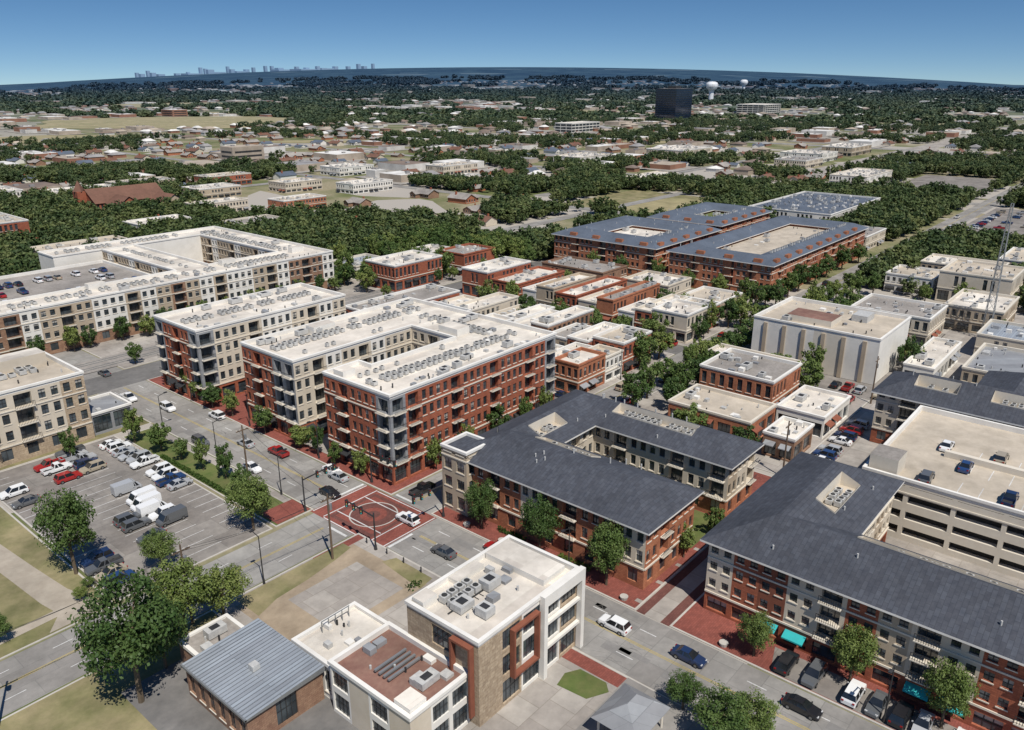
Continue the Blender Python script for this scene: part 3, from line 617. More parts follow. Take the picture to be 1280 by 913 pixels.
ringb('brick_apartment_complex',264,362,106,146,10,TROOF)
ringb('brick_apartment_complex',264,316,152,200,13,WROOF)
ringb('brick_apartment_complex',326,378,156,192,12,GRASS)
B=Bld('brick_church',215,490)
def gable(B,x0,x1,y0,y1,h,rise,wm,rm,axis='x'):
    for a,b,p in (((x0,y0),(x1,y0),'A'),((x1,y0),(x1,y1),''),((x1,y1),(x0,y1),''),((x0,y1),(x0,y0),'A')): facade(B,a,b,.1,[h],p,{'A':(wm,'w')},None,4.5,plain=wm)
    P=B.p('roof');h+=.1;o=.6
    if axis=='x':
        ym=(y0+y1)/2;P.q(rm,(x0-o,y0-o,h-.2),(x1+o,y0-o,h-.2),(x1+o,ym,h+rise),(x0-o,ym,h+rise));P.q(rm,(x1+o,y1+o,h-.2),(x0-o,y1+o,h-.2),(x0-o,ym,h+rise),(x1+o,ym,h+rise))
        P.q(wm,(x0,y1,h),(x0,y0,h),(x0,ym,h+rise-.1));P.q(wm,(x1,y0,h),(x1,y1,h),(x1,ym,h+rise-.1))
    else:
        xm=(x0+x1)/2;P.q(rm,(x0-o,y1+o,h-.2),(x0-o,y0-o,h-.2),(xm,y0-o,h+rise),(xm,y1+o,h+rise));P.q(rm,(x1+o,y0-o,h-.2),(x1+o,y1+o,h-.2),(xm,y1+o,h+rise),(xm,y0-o,h+rise))
        P.q(wm,(x0,y0,h),(x1,y0,h),(xm,y0,h+rise-.1));P.q(wm,(x1,y1,h),(x0,y1,h),(xm,y1,h+rise-.1))
gable(B,195,236,470,492,7,7,BRICK,BRROOF,'x');gable(B,200,214,455,469.8,6,5,BRICK,BRROOF,'y');gable(B,226,238,452,469.7,6,4,TAN,BRROOF,'y')
B.p('steeple').box(BRICK,190,194.8,480,486,.1,13);B.p('steeple').cyl(BRROOF,192.4,483,13,19,3.5,.05,n=4,cap=False);B.done()
FOOT=[(r[0]-2,r[1]+2,r[2]-2,r[3]+2) for r in SH]+[(190,240,450,496),(262,380,104,202),(400,485,215,300),(272,308,232,260)]

def tower():
    cx,cy=1380,775;w=30;B=Bld('black_glass_tower',cx,cy);P=B.p('walls');H=56
    P.box(GLT,cx-w,cx+w,cy-w*.7,cy+w*.7,0,H,top=GROOF)
    for i in range(1,15): B.p('floor_bands').box(DARKM,cx-w-.3,cx+w+.3,cy-w*.7-.3,cy+w*.7+.3,i*3.9-.4,i*3.9)
    B.p('roof').box(DARKM,cx-10,cx+10,cy-8,cy+8,H,H+4);B.done()
tower()
def wtower(cx,cy,h,r):
    B=Bld('water_tower',cx,cy);P=B.p('tank');W=mat('water_tower_paint',(.72,.74,.76),(.66,.68,.70),.1,.5)
    pr=[(.42,0),(.40,.1),(.40,.50),(.5,.58),(.85,.66),(1,.76),(1,.86),(.85,.95),(.45,.995),(.02,1)]
    n=20
    for (a,za),(b,zb) in zip(pr,pr[1:]): P.cyl(W,cx,cy,za*h,zb*h,a*r,b*r,n=n,cap=False)
    B.done()
wtower(2560,1300,64,20);wtower(4200,1950,68,20)
B,z=building('office_building',rect(1700,1790,740,800),[4]*5,{0:'gggggg',3:'ggggg'},{'g':(STUCW,'big')},WROOF,STUCW,bw=12);B.done()
B,z=building('office_building',rect(960,1030,700,730),[4]*3,{0:'gggggg',3:'ggggg'},{'g':(STUCW,'big')},WROOF,STUCW,bw=9);B.done()
B=Bld('lattice_tower',264,37);P=B.p('frame')
def strut(P,m,a,b,t):
    a=Vector(a);b=Vector(b);d=(b-a).normalized();s=d.cross(Vector((0,0,1)))
    if s.length<.01: s=Vector((1,0,0))
    s=s.normalized()*t;u=d.cross(s).normalized()*t
    c=[s+u,-s+u,-s-u,s-u]
    for i in range(4):
        j=(i+1)%4;P.q(m,tuple(a+c[i]),tuple(a+c[j]),tuple(b+c[j]),tuple(b+c[i]))
def mast(P,cx,cy,h,w0,w1,seg,t):
    def cr(k,z): 
        w=w0+(w1-w0)*z/h;return (cx+w*(1,-1,-1,1)[k],cy+w*(1,1,-1,-1)[k],z)
    for s in range(seg):
        za=h*s/seg;zb=h*(s+1)/seg
        for k in range(4):
            strut(P,GALV,cr(k,za),cr(k,zb),t);strut(P,GALV,cr(k,za),cr((k+1)%4,zb),t*.6);strut(P,GALV,cr(k,zb),cr((k+1)%4,zb),t*.6)
mast(P,264,39,40,1.2,.3,14,.07)
B.done()

# ------------------------------------------------------------ houses
def house_mesh(k):
    B=Bld('x',0,0);wm=[BRICK3,STUC,STUCW,BRICK2][k];rm=[GROOF,BRROOF,SLATEB,GROOF][k]
    gable(B,-8,8,-5,5,3.2,2.6,wm,rm,'x')
    gable(B,-7,-1,-9,-5.02,3,1.8,wm,rm,'y')
    B.p('roof').box(BRICK,3,4,1,2,3,7)
    P=Part()
    for p in B.P.values():
        for f,mi in zip(p.F,p.M): P.q(p.mats[mi],*[p.V[i] for i in f])
    me=bpy.data.meshes.new('house_mesh');me.from_pydata(P.V,[],P.F)
    for m in P.mats: me.materials.append(m)
    me.polygons.foreach_set('material_index',P.M);return me
HM=[house_mesh(i) for i in range(4)]
TOWN=[(-200,262,-200,235),(28,180,234,318),(86,262,208,262),(240,300,-60,105),(262,900,90,104),(418,558,54,92),(598,722,108,172)]+FOOT+MIDROADS
def blocked(x,y,m=0):
    for r in TOWN:
        if r[0]-m<x<r[1]+m and r[2]-m<y<r[3]+m: return True
    c,s=math.cos(SD),math.sin(SD)
    for f in FIELDS:
        dx,dy=x-f[0],y-f[1];u=dx*c+dy*s;v=-dx*s+dy*c
        if (u/f[2])**2+(v/f[3])**2<1.05: return True
    return False
HP=[];nh=0
for i in range(6000):
    r=math.sqrt(U(240**2,1150**2));th=math.radians(40.2+U(-37,37));x=r*math.cos(th);y=r*math.sin(th)
    x=round(x/26)*26+U(-4,4);y=round(y/32)*32+U(-5,5)
    if blocked(x,y,9) or any(abs(x-a)<18 and abs(y-b)<18 for a,b in HP): continue
    HP.append((x,y));
    o=bpy.data.objects.new('suburban_house',random.choice(HM));COL.objects.link(o);o.location=(x,y,0);o.rotation_euler=(0,0,random.choice([0,math.pi/2,math.pi,-math.pi/2])+U(-.08,.08));k=U(.65,1.0);o.scale=(k,k,k)
    nh+=1
    if nh>=300: break
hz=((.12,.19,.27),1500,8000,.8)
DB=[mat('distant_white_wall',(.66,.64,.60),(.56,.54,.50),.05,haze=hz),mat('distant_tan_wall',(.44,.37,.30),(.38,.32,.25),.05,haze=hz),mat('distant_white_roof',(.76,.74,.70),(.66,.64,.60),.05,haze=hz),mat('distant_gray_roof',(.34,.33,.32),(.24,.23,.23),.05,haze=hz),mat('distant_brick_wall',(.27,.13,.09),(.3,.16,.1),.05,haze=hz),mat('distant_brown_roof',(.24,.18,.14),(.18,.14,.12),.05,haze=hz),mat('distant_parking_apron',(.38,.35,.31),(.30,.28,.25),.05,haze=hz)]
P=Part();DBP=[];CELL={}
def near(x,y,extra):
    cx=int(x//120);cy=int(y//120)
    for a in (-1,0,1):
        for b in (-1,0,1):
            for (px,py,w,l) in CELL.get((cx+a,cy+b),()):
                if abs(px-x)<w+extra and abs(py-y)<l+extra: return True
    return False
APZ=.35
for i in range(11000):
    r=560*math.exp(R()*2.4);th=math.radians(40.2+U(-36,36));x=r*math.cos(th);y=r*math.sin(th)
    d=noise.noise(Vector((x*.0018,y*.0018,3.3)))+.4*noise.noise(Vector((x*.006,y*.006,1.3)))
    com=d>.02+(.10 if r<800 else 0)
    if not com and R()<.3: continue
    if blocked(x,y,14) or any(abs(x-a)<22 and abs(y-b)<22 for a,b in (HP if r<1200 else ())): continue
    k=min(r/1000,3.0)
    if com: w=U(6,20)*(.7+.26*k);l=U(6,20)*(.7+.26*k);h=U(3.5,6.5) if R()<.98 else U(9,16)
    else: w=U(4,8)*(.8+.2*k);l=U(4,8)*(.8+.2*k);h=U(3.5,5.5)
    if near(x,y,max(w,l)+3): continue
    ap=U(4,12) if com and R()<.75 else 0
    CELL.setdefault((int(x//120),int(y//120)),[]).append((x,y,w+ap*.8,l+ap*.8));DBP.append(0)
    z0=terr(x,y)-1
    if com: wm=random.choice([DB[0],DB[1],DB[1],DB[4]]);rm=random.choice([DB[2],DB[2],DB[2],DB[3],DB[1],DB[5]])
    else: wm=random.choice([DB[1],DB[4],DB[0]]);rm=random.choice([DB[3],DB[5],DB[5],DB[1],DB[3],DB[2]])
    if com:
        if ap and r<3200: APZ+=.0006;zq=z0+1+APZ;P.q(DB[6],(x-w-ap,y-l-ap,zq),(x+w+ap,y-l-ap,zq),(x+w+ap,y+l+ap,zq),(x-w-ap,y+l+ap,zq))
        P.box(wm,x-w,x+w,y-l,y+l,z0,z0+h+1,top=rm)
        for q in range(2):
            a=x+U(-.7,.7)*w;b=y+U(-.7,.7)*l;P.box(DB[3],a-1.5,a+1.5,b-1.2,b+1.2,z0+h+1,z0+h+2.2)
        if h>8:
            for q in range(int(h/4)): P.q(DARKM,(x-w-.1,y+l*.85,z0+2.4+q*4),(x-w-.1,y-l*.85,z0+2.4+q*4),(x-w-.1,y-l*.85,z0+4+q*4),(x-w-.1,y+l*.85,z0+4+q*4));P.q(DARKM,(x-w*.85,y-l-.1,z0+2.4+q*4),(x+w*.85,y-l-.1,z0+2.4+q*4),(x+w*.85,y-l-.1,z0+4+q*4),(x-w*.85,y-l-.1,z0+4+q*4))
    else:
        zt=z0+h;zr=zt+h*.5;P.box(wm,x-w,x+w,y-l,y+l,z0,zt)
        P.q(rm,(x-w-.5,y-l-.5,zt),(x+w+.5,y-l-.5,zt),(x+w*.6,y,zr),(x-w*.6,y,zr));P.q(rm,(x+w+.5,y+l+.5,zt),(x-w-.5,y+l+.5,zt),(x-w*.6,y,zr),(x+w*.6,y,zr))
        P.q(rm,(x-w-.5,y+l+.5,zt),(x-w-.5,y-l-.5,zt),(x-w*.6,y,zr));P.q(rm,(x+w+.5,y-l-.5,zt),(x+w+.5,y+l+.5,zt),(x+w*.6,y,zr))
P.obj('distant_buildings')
SK=mat('skyline_haze_wall',(.20,.31,.44),(.26,.37,.50),.001,stain=.1)  # walls carry the blue of distant haze in their colour
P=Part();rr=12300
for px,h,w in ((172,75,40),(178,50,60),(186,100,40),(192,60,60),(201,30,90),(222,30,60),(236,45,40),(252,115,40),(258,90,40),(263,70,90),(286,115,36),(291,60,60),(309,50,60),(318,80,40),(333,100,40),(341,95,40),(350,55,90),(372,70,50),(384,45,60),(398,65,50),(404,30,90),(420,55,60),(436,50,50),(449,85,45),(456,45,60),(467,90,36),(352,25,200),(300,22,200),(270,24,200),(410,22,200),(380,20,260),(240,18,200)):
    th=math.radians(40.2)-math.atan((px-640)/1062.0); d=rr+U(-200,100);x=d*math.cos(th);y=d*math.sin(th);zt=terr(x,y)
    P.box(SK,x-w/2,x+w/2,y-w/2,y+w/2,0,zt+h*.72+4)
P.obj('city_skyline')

# ------------------------------------------------------------ trees
def tree_mesh(name,seed,nclump,nleaf,ls,mt,rad=5.0,hc=7.0,hh=4.2,trunk=True,tseg=6):
    rnd=random.Random(seed);V=[];F=[];M=[];T=[]
    def tube(a,b,r0,r1):
        a=Vector(a);b=Vector(b);d=(b-a).normalized();s=d.orthogonal().normalized();u=d.cross(s);k=len(V)
        for c,r in ((a,r0),(b,r1)):
            for i in range(tseg):
                t=2*math.pi*i/tseg;V.append(tuple(c+s*r*math.cos(t)+u*r*math.sin(t)))
        for i in range(tseg):
            j=(i+1)%tseg;F.append((k+i,k+j,k+tseg+j,k+tseg+i));M.append(1);T.append(0)
    cl=[]
    for i in range(nclump):
        while True:
            p=Vector((rnd.uniform(-1,1),rnd.uniform(-1,1),rnd.uniform(-.9,1)))
            if .35<p.length<1: break
        lum=1+.42*noise.noise(p*1.6+Vector((seed*3.1,0,0)))
        p=p*lum*.86
        if p.z<0: p.x*=1-.25*abs(p.z);p.y*=1-.25*abs(p.z)
        cl.append((Vector((p.x*rad,p.y*rad,hc+p.z*hh)),rad*rnd.uniform(.15,.31),rnd.random()))
    if trunk:
        tube((0,0,-.3),(0.1,0.05,hc-hh*.55),.34,.24)
        for c,r,t in cl[:9]: 
            m=Vector((c.x*.4,c.y*.4,(hc-hh*.55)*.5+c.z*.5));tube((.1,.05,hc-hh*.6),m,.17,.11);tube(m,c,.11,.04)
    for c,r,tn in cl:
        for i in range(nleaf):
            d=Vector((rnd.gauss(0,1),rnd.gauss(0,1),rnd.gauss(0,1)+.15)).normalized();p=c+d*r*rnd.uniform(.45,1.1)
            n=(d+Vector((rnd.gauss(0,.5),rnd.gauss(0,.5),rnd.gauss(0,.5)+.35))).normalized();s=n.orthogonal().normalized();q=n.cross(s)
            a=rnd.uniform(0,6.28);s2=(s*math.cos(a)+q*math.sin(a))*ls*rnd.uniform(.6,1.2);q2=(q*math.cos(a)-s*math.sin(a))*ls*rnd.uniform(.4,.8)
            k=len(V);V.extend([tuple(p-s2),tuple(p-q2),tuple(p+s2),tuple(p+q2)]);F.append((k,k+1,k+2,k+3));M.append(0);T.append(min(1,max(0,tn*.75+rnd.uniform(-.1,.35))))
    me=bpy.data.meshes.new(name);me.from_pydata(V,[],F);me.materials.append(mt);me.materials.append(TRUNK)
    me.polygons.foreach_set('material_index',M)
    at=me.attributes.new('tone','FLOAT','FACE');at.data.foreach_set('value',T);me.update();return me
HI=[tree_mesh('oak_tree_mesh',s,76,100,.22,LEAF,rad=5,hc=6.6+s%3*.4,hh=4.0+(s%2)*.6) for s in range(1,6)]
SM=[tree_mesh('street_tree_mesh',s+20,34,60,.42,LEAF,rad=5,hc=6.8,hh=4.4) for s in range(3)]
def tree(x,y,r,h=None,hi=False):
    me=random.choice(HI if hi else SM);o=bpy.data.objects.new('oak_tree' if hi else 'street_tree',me);COL.objects.link(o)
    s=r/5.0;zs=(h/11.0) if h else s*U(.9,1.1);o.location=(x,y,.1);o.scale=(s,s,zs);o.rotation_euler=(0,0,U(0,6.28))
for t in [(31,86.5,6.0,17),(41,94,4.6,11),(46.5,93.2,3.6,9),(36,90,3.8,10),(37.6,121,4.4,13.5),(47,112,2.9,6.5),(62.8,111,4.0,9.5),(88,32,2.6,7),(91.3,20.5,3,8.6),(90.4,9.5,3,8.6),(73.3,34.5,2.4,5),(71.5,29,3.6,6.5),(74,26,3,6),
 (88.4,81.5,3.1,9.3),(88.6,69,3.4,10),(88.6,56,3.3,10),(23.5,112,2.2,4.6),(40,170,4,9),(33,163,3,7),(35.2,113.5,1.2,2),(37.4,116,1,1.6)]: tree(*t,hi=True)
for t in [(68,153),(69,146),(69,138),(70,131),(66,161),(69,124),(54,162),(87.5,120),(87.7,132),(87.6,126.5),(86.9,144),(87.2,113),(87.5,158),(88,172),(87.5,166),(88,178),
 (99,102.9),(107,102.9),(118,103),(126,102.8),(133,103),(114,90.9),(125,91.2),(112,50.4),(103,50.2),(131,56),(132,66),(131,76),(133,86),
 (110,62),(113,70),(111,56),(114,76)]: tree(t[0]+U(-.4,.4),t[1]+U(-.5,.5),U(1.7,2.9),U(4.6,8))
for t in [(150,90.5),(158,90.6),(168,90.6),(178,90.5),(186,103.5),(183,91),(176,103.6),(209,103.6),(206,90),(214,90.5),(222,91),(196,112),(196,122),(197,134),(196,146),(195,160),(200,168),(195,176),(146,120),(147,136),(216,103.7),(226,103),(236,103.5),(246,103.6),(255,103.6),(232,90),(240,88),(250,89),(258,88),
 (155,83),(162,84),(170,84),(178,84.5),(187,62),(192,74),(196,66),(216,48.6),(224,48.8),(234,68),(240,80),(248,78),(258,76),(264,80),(266,60),(238,58),(260,112),(261,124),(260,136),(261,150),(260,164),(260,178),(232,170),(232,192),(240,200),(252,203),(144,60),(143,72),(228,100),(234,96),(190,90),(196,92),(202,91),(262,90),(270,88),(280,88),(290,86),(272,103),(284,103),(298,103),(312,103),(330,103),(346,103),(256,100),
 (188,153),(190,128),(187,120),(228,126),(234,138),(230,122),(146,150),(147,164)]: tree(t[0]+U(-1,1),t[1]+U(-.6,.6),U(2.8,4.6),U(6.5,10.5))
for x in range(34,180,7):
    if R()<.8: tree(x+U(-2,2),232.5+U(-1,1),U(2.2,3.4),U(5.5,8))
for x in range(90,260,9):
    if R()<.6: tree(x+U(-3,3),210+U(-1,1),U(2,3.2),U(5,7))
for i in range(110):
    x=U(181,262);y=U(212,264)
    if not any(r[0]<x<r[1] and r[2]<y<r[3] for r in FOOT): tree(x,y,U(3.2,5.2),U(8,12))
for i in range(8): tree(U(-40,18),U(125,190),U(2.5,4.5),U(6,10))
for i in range(5): tree(U(140,162),U(256,298),U(2,3),U(5,8))
for i in range(50):
    x=U(240,330);y=U(-60,90)
    if not any(r[0]<x<r[1] and r[2]<y<r[3] for r in FOOT): tree(x,y,U(2.5,4.5),U(6,9))

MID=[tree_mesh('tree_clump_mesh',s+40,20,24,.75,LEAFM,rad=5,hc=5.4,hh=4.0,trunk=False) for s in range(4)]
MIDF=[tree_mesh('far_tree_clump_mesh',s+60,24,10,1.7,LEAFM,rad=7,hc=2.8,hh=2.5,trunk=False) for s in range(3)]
def instancer(name,pts,me):
    V=[];F=[]
    for x,y,z,s in pts:
        a=U(0,6.28);h=s*.5*1.4142;k=len(V)
        for i in range(4): V.append((x+h*math.cos(a+i*math.pi/2),y+h*math.sin(a+i*math.pi/2),z))
        F.append((k,k+1,k+2,k+3))
    m=bpy.data.meshes.new(name);m.from_pydata(V,[],F);o=bpy.data.objects.new(name,m);COL.objects.link(o)
    o.instance_type='FACES';o.use_instance_faces_scale=True;o.instance_faces_scale=1.0;o.show_instancer_for_render=False;o.show_instancer_for_viewport=False
    c=bpy.data.objects.new('tree_crown',me);COL.objects.link(c);c.parent=o
pts=[]
for i in range(52000):
    r=math.sqrt(U(215**2,1500**2)) if R()<.6 else U(215,750);th=math.radians(40.2+U(-38,38));x=r*math.cos(th);y=r*math.sin(th)
    d=noise.fractal(Vector((x*.006,y*.006,1.7)),1,2,3)+.35*noise.noise(Vector((x*.03,y*.03,0)))
    left=(FX*y-FY*x)/r   # sparser planting in the commercial district on the left
    lim=(-.30 if r<600 else .06)+(.22 if left>.12 and r>430 else 0)
    if d<lim+U(-.12,.12): continue
    if blocked(x,y,1): continue
    if any(abs(x-a)<6.5 and abs(y-b)<6 for a,b in HP): continue
    if r>540 and near(x,y,1): continue
    pts.append((x,y,0,U(.5,1.15)))
    if len(pts)>13000: break
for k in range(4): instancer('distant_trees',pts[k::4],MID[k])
pts2=[]
for i in range(40000):
    r=1450*math.exp(R()*1.55);th=math.radians(40.2+U(-37,37));x=r*math.cos(th);y=r*math.sin(th)
    d=noise.fractal(Vector((x*.003,y*.003,5.7)),1,2,4)
    if d<.03+U(-.15,.15)+(r>4500)*U(0,.5): continue
    if blocked(x,y,8): continue
    if near(x,y,4): continue
    pts2.append((x,y,terr(x,y),(r/1450)**.6*U(.8,1.8)))
    if len(pts2)>12000: break
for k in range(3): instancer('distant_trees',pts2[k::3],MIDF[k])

# ------------------------------------------------------------ vehicles
PC={}
def paint(c):
    if c not in PC:
        m,nt,b,pos=base('vehicle_paint',.28,.5);b.inputs['Base Color'].default_value=(*c,1);b.inputs['Coat Weight'].default_value=.6;PC[c]=m
    return PC[c]
CM={}
def car_mesh(kind,c):
    if (kind,c) in CM: return CM[(kind,c)]
    P=Part();pm=paint(c)
    def loft(st,zb,mm,zs):
        R_=[]
        for x,w,zt in st: R_.append([(x,-w*.96,zb),(x,-w,zs),(x,-w*.92,zt),(x,w*.92,zt),(x,w,zs),(x,w*.96,zb)])
        for a,b in zip(R_,R_[1:]):
            for i in range(5): P.q(mm,a[i],b[i],b[i+1],a[i+1])
        P.q(mm,*R_[0]);P.q(mm,*R_[-1][::-1])
    def cabin(xb0,xb1,xt0,xt1,z0,z1,w0,w1,roof=True):
        A=[(xb0,-w0,z0),(xb1,-w0,z0),(xb1,w0,z0),(xb0,w0,z0)];T=[(xt0,-w1,z1),(xt1,-w1,z1),(xt1,w1,z1),(xt0,w1,z1)]
        for i in range(4):
            j=(i+1)%4;P.q(GLC,A[i],A[j],T[j],T[i])
        P.box(pm,xt0+.02,xt1-.02,-w1+.02,w1-.02,z1-.03,z1+.05)
        for sgn in (-1,1):
            for xa,xc in ((xb0,xt0),((xb0+xb1)/2-.1,(xt0+xt1)/2-.1),(xb1,xt1)):
                o=.02*sgn;P.q(pm,(xa-.07,sgn*w0+o,z0),(xa+.07,sgn*w0+o,z0),(xc+.07,sgn*w1+o,z1),(xc-.07,sgn*w1+o,z1))
    if kind=='sedan':
        loft([(-2.35,.72,.66),(-2.2,.86,.93),(-1.4,.91,1.0),(0,.92,.96),(.95,.91,.96),(2.0,.86,.82),(2.35,.70,.62)],.24,pm,.6);cabin(-1.75,1.0,-1.05,.2,.95,1.43,.84,.62);X=1.42
    elif kind=='suv':
        loft([(-2.35,.80,.8),(-2.25,.92,1.05),(0,.95,1.05),(1.0,.94,1.05),(2.1,.90,.98),(2.4,.76,.72)],.3,pm,.7);cabin(-2.2,1.1,-1.9,.35,1.04,1.68,.88,.7);X=1.45
    elif kind=='van':
        loft([(-2.6,.94,2.0),(-2.5,.98,2.15),(.9,.98,2.15),(1.35,.95,1.95)],.35,pm,.9);loft([(1.36,.95,1.15),(2.3,.9,1.0),(2.5,.8,.75)],.35,pm,.7);cabin(.9,1.9,.85,1.36,1.1,1.94,.97,.92);X=1.7
    else:
        loft([(-.75,.94,1.08),(1.3,.94,1.08),(2.5,.90,1.0),(2.75,.78,.75)],.4,pm,.75);loft([(-2.7,.92,.62),(-.76,.94,.62)],.4,pm,.5)
        P.box(pm,-2.7,-.76,.82,.93,.6,1.1);P.box(pm,-2.7,-.76,-.93,-.82,.6,1.1);P.box(pm,-2.75,-2.66,-.82,.82,.5,1.1);P.q(DARKM,(-2.65,-.81,.63),(-.77,-.81,.63),(-.77,.81,.63),(-2.65,.81,.63))
        cabin(-.7,1.25,-.5,.55,1.07,1.75,.86,.7);X=1.75
    for x in (-X,X):
        for s in (-1,1):
            n=12;rad=.35
            a=[(x+rad*math.cos(2*math.pi*i/n),s*.72,.35+rad*math.sin(2*math.pi*i/n)) for i in range(n)];b=[(q[0],s*.97,q[2]) for q in a]
            for i in range(n): P.q(TIRE,a[i],a[(i+1)%n],b[(i+1)%n],b[i])
            P.q(TIRE,*b);P.q(HUB,*[(x+.2*math.cos(2*math.pi*i/n),s*.985,.35+.2*math.sin(2*math.pi*i/n)) for i in range(n)])
    L={'sedan':2.3,'suv':2.36,'van':2.46,'pickup':2.72}[kind]
    for s in (-1,1):
        P.box(LAMP,L-.25,L-.02,s*.62-.16,s*.62+.16,.6,.74);P.box(TAIL,-L-.06,-L+.05,s*.66-.14,s*.66+.14,.72,.9)
        P.box(pm,.75,.9,s*1.0-.09,s*1.0+.09,.98,1.1)
    me=bpy.data.meshes.new(kind);me.from_pydata(P.V,[],P.F)
    for m in P.mats: me.materials.append(m)
    me.polygons.foreach_set('material_index',P.M);CM[(kind,c)]=me;return me
WH=(.75,.75,.74);BK=(.015,.015,.018);SI=(.38,.39,.40);GY=(.10,.105,.11);RD=(.33,.02,.02);BL=(.02,.05,.14);NV=(.015,.03,.08);TN=(.35,.30,.22)
CC=[WH,WH,WH,BK,BK,SI,SI,GY,GY,RD,BL,NV,TN]
NMS={'sedan':'sedan_car','suv':'suv_car','van':'delivery_van','pickup':'pickup_truck'}
def car(x,y,ang,z=.16,kind=None,c=None):
    kind=kind or random.choice(['sedan','sedan','suv','suv','pickup']);c=c or random.choice(CC)
    o=bpy.data.objects.new(NMS[kind],car_mesh(kind,c));COL.objects.link(o);o.location=(x,y,z);o.rotation_euler=(0,0,math.radians(ang))
rz=RZ+.01
for a in [(80.9,49.5,90,'suv',WH),(81.8,38.3,-90,'sedan',NV),(82.6,23.3,-90,'sedan',BK),(78.6,81,90,'sedan',GY),(81.8,93,90,'suv',WH),(79,111,-90,'sedan',BK),(84.9,118,-90,'sedan',WH),(82.8,133,90,'pickup',RD),(80.9,142,90,'sedan',SI),(84,115,90,'sedan',SI),(80,173,-90,'suv',WH),(81,208,90,'sedan',GY),
 (75.4,131,-90,'sedan',WH),(75.2,150,-90,'suv',GY),(77,186,-90,'pickup',WH),(84.9,64,90,'sedan',RD),(84.9,160,90,'suv',WH),(84.8,75,90,'sedan',RD),(84.8,69.4,90,'suv',WH)]: car(a[0],a[1],a[2],rz,a[3],a[4])
for x,y,an in ((91,98.8,0),(95,94.5,180),(104,99.5,0),(110,100.9,0),(120,93,180),(126,100.9,0),(132,100.9,0),(152,93.1,180),(160,99,0),(172,94,180),(10,99,0),(215,99,0),(240,95,180),(300,99,0),(350,95,180),(420,99,0),(330,95,180),(390,95,180),(460,94,180),(500,99,0)): car(x,y,an,rz)
polysheet('parking_bay',LOT,[(86.6,5),(91.6,5),(91.6,30.5),(86.6,29)],.146)
for i,(y,c,k) in enumerate([(27.8,BK,'suv'),(24.2,GY,'suv'),(19.2,WH,'suv'),(16.4,GY,'sedan'),(13.6,BK,'suv'),(11.2,SI,'sedan'),(7,WH,'sedan')]): car(88.9,y,U(-2,2)+(180 if i%2 else 0),.16,k,c)
lm=Part()
for X0,X1 in ((60.2,65.0),(52.5,57.3),(47.6,52.4),(38.9,43)):
    y=112
    while y<166: lm.q(WPAINT,(X0,y,.147),(X1,y,.147),(X1,y+.12,.147),(X0,y+.12,.147));y+=2.75
lm.obj('parking_lot_markings')
def row(x,y0,y1,prob,kinds=None,cols=None):
    y=y0
    while y<y1:
        if R()<prob: car(x+U(-.3,.3),y+1.38,random.choice([0,180])+U(-2,2),.15,random.choice(kinds) if kinds else None,random.choice(cols) if cols else None)
        y+=2.75
row(62.6,134,162,.9);row(62.6,112,131,.12);row(54.9,120.25,141,.9,['van','pickup','suv','van'],[WH,WH,WH,SI,GY]);row(50,117.5,134,.2,['suv','pickup','sedan'],None);row(54.9,150.5,166,.75);row(50,150,166,.6);row(41,112,122.5,.9);row(41,146,166,.3)
for x,y in ((134.5,24),(150,24.5),(150.5,16),(135,12),(143.5,7),(150.5,-2),(143.2,20)): car(x,y,U(-3,3),ZG2+.015)
for x in range(72,120,3):
    for y in (262,274,286):
        if R()<.6: car(x,y,90,ZG1+.01)
for i in range(26): 
    car(194+i*2.9 if i<13 else 262-(i-13)*2.8,(46.8 if i<13 else 88.5),90,.05)
for y in range(50,90,3):
    if R()<.75: car(187.5,y,0,.16)
    if R()<.6: car(196,y,0,.05)
    if R()<.5: car(236,y,0,.05)
for y in range(108,192,6):
    for x in (140.6,145.8,193.2,198.8):
        if R()<.55: car(x,y,90,.04)
for x in range(92,190,7):
    if R()<.5: car(x,197.3,0,.04)
    if R()<.4: car(x,206.7,180,.04)
for x in (142,145,148,151,154,157,163,166,170,174): 
    if R()<.7: car(x,46.5,90,.05)
for i in range(12): car(U(282,298),U(-20,34),90,.05)
for x in range(424,552,4):
    for y in (64,74,84):
        if R()<.4: car(x,y,90,.08)

# ------------------------------------------------------------ street furniture
def lamp(x,y,dx,dy,h=8.5):
    P=Part();P.cyl(DARKM,x,y,.1,1,.22,.16,n=8);P.cyl(DARKM,x,y,1,h,.11,.07,n=8)
    strut(P,DARKM,(x,y,h-.1),(x+dx*1.6,y+dy*1.6,h+.25),.05);P.box(DARKM,x+dx*1.7-.35,x+dx*1.7+.35,y+dy*1.7-.2,y+dy*1.7+.2,h+.15,h+.35,bottom=True)
    P.obj('street_lamp')
for y in (125,150,175,15,62): lamp(87,y,-1,0)
for y in (118,140,162,60): lamp(73.2,y,1,0)
for x in (105,130,165,210,245): lamp(x,102.9,0,-1)
for x in (55,30,5): lamp(x,96.2,0,1)
def signal(x,y,dx,dy,L=7):
    P=Part();P.cyl(DARKM,x,y,.1,1,.3,.2,n=8);P.cyl(DARKM,x,y,1,7,.15,.11,n=8);strut(P,DARKM,(x,y,6.3),(x+dx*L,y+dy*L,6.7),.09)
    for k in (.45,.72,.98):
        a=x+dx*L*k;b=y+dy*L*k;P.box(DARKM,a-.2,a+.2,b-.2,b+.2,5.6,6.9,bottom=True)
        for i,mm in enumerate((TAIL,YPAINT,TEAL)): P.cyl(mm,a-dy*.22,b-.22*abs(dx)-.22*abs(dy),6.55-i*.4,6.75-i*.4,.09,n=6)
    P.obj('traffic_signal')
signal(72.4,109.6,1,0);signal(87,89.4,-1,0);signal(72.3,90.4,0,1);signal(87.2,108.9,0,-1)
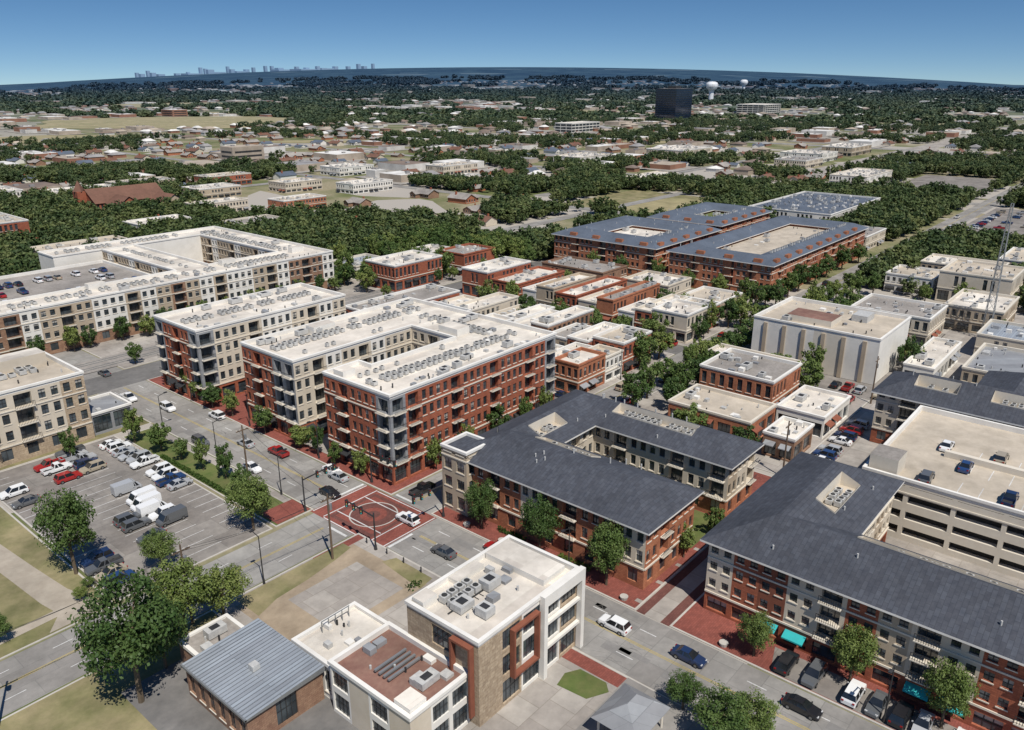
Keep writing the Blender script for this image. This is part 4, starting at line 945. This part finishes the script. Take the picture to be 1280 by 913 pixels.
def upole(x,y,h=13):
    P=Part();P.cyl(WOOD,x,y,.05,h,.2,.13,n=8);P.box(WOOD,x-1.3,x+1.3,y-.07,y+.07,h-1.1,h-.9,bottom=True);P.cyl(GALV,x+.4,y,h-3,h-2,.28,n=8)
    for k in (-1.2,-.5,.5,1.2): P.cyl(TRIM,x+k,y,h-.9,h-.7,.06,n=6)
    P.obj('utility_pole')
for p in ((66,93.6,12),(72,127,12),(43,95.8,13),(18,95.6,13),(140,49.6,12),(190,48.6,12),(138,-2,12)): upole(*p)
W=Part()
for a,b in (((66,93.6,11.2),(43,95.8,12.2)),((43,95.8,12.2),(18,95.6,12.2)),((66,93.6,11.2),(72,127,11.2))):
    for o in (-1,1):
        for k in range(10):
            def cp(t): return (a[0]+(b[0]-a[0])*t+o*.9,a[1]+(b[1]-a[1])*t,a[2]+(b[2]-a[2])*t-4*t*(1-t)*.8)
            strut(W,DARKM,cp(k/10),cp((k+1)/10),.018)
W.obj('power_lines')
for x0,x1,y0,y1 in ((66.2,66.9,118,150),(89.4,90.4,60,66),(89.4,90.3,73,79),(130,131,52,80),(67.5,70.5,77.3,79)):
    P=Part();n=int((y1-y0)/.35)
    for i in range(n*14):
        x=U(x0,x1);y=U(y0,y1);zz=U(.2,.95);a=U(0,6.28);s=.22;P.q(LEAF,(x-s*math.cos(a),y-s*math.sin(a),zz-.1),(x,y,zz-.18),(x+s*math.cos(a),y+s*math.sin(a),zz),(x+U(-.1,.1),y+U(-.1,.1),zz+.18))
    P.obj('hedge')
for y in (52,64,76,84,36,24): 
    P=Part();P.cyl(KERB,87.3,y,.14,.7,.5,.65,n=10);P.obj('planter')
for x,y in ((72.6,93),(72.6,88),(72.6,84),(72.6,80)):
    P=Part();P.cyl(DARKM,x,y,.14,1.1,.11,n=8);P.cyl(DARKM,x,y,1.1,1.2,.15,.05,n=8);P.obj('bollard')

# ------------------------------------------------------------ light & camera
sd=Vector((-.33,-.70,0)).normalized();el=math.radians(57)
S=Vector((sd.x*math.cos(el),sd.y*math.cos(el),math.sin(el)))
L=bpy.data.lights.new('sun','SUN');L.energy=5.0;L.angle=math.radians(.5);L.color=(1,.95,.87)
lo=bpy.data.objects.new('sun',L);COL.objects.link(lo);lo.rotation_euler=S.to_track_quat('Z','Y').to_euler();lo.location=(0,0,300)
w=bpy.data.worlds.new('World');sc.world=w;w.use_nodes=True;nt=w.node_tree
bg=nt.nodes['Background'];sk=nt.nodes.new('ShaderNodeTexSky');sk.sky_type='NISHITA';sk.sun_disc=False;sk.sun_elevation=el;sk.sun_rotation=math.atan2(S.x,S.y)
sk.air_density=1.0;sk.dust_density=0.1;sk.ozone_density=3;sk.altitude=300
tc=nt.nodes.new('ShaderNodeTexCoord');v1=nt.nodes.new('ShaderNodeVectorMath');v1.operation='MULTIPLY_ADD'
nt.links.new(tc.outputs['Generated'],v1.inputs[0]);v1.inputs[1].default_value=(1,1,2.0);v1.inputs[2].default_value=(0,0,.085)
v2=nt.nodes.new('ShaderNodeVectorMath');v2.operation='NORMALIZE';nt.links.new(v1.outputs[0],v2.inputs[0]);nt.links.new(v2.outputs[0],sk.inputs['Vector'])
hs=nt.nodes.new('ShaderNodeHueSaturation');hs.inputs['Saturation'].default_value=1.22;nt.links.new(sk.outputs[0],hs.inputs['Color'])
nt.links.new(hs.outputs[0],bg.inputs[0]);bg.inputs[1].default_value=.09
cam=bpy.data.cameras.new('camera');co=bpy.data.objects.new('camera',cam);COL.objects.link(co);sc.camera=co
co.location=(0,0,73);co.rotation_euler=(math.radians(70.3),0,math.radians(-49.8));cam.sensor_width=36;cam.lens=28.125;cam.clip_end=40000;cam.clip_start=1
print('houses',nh,'trees',len(pts),len(pts2),'db',len(DBP))
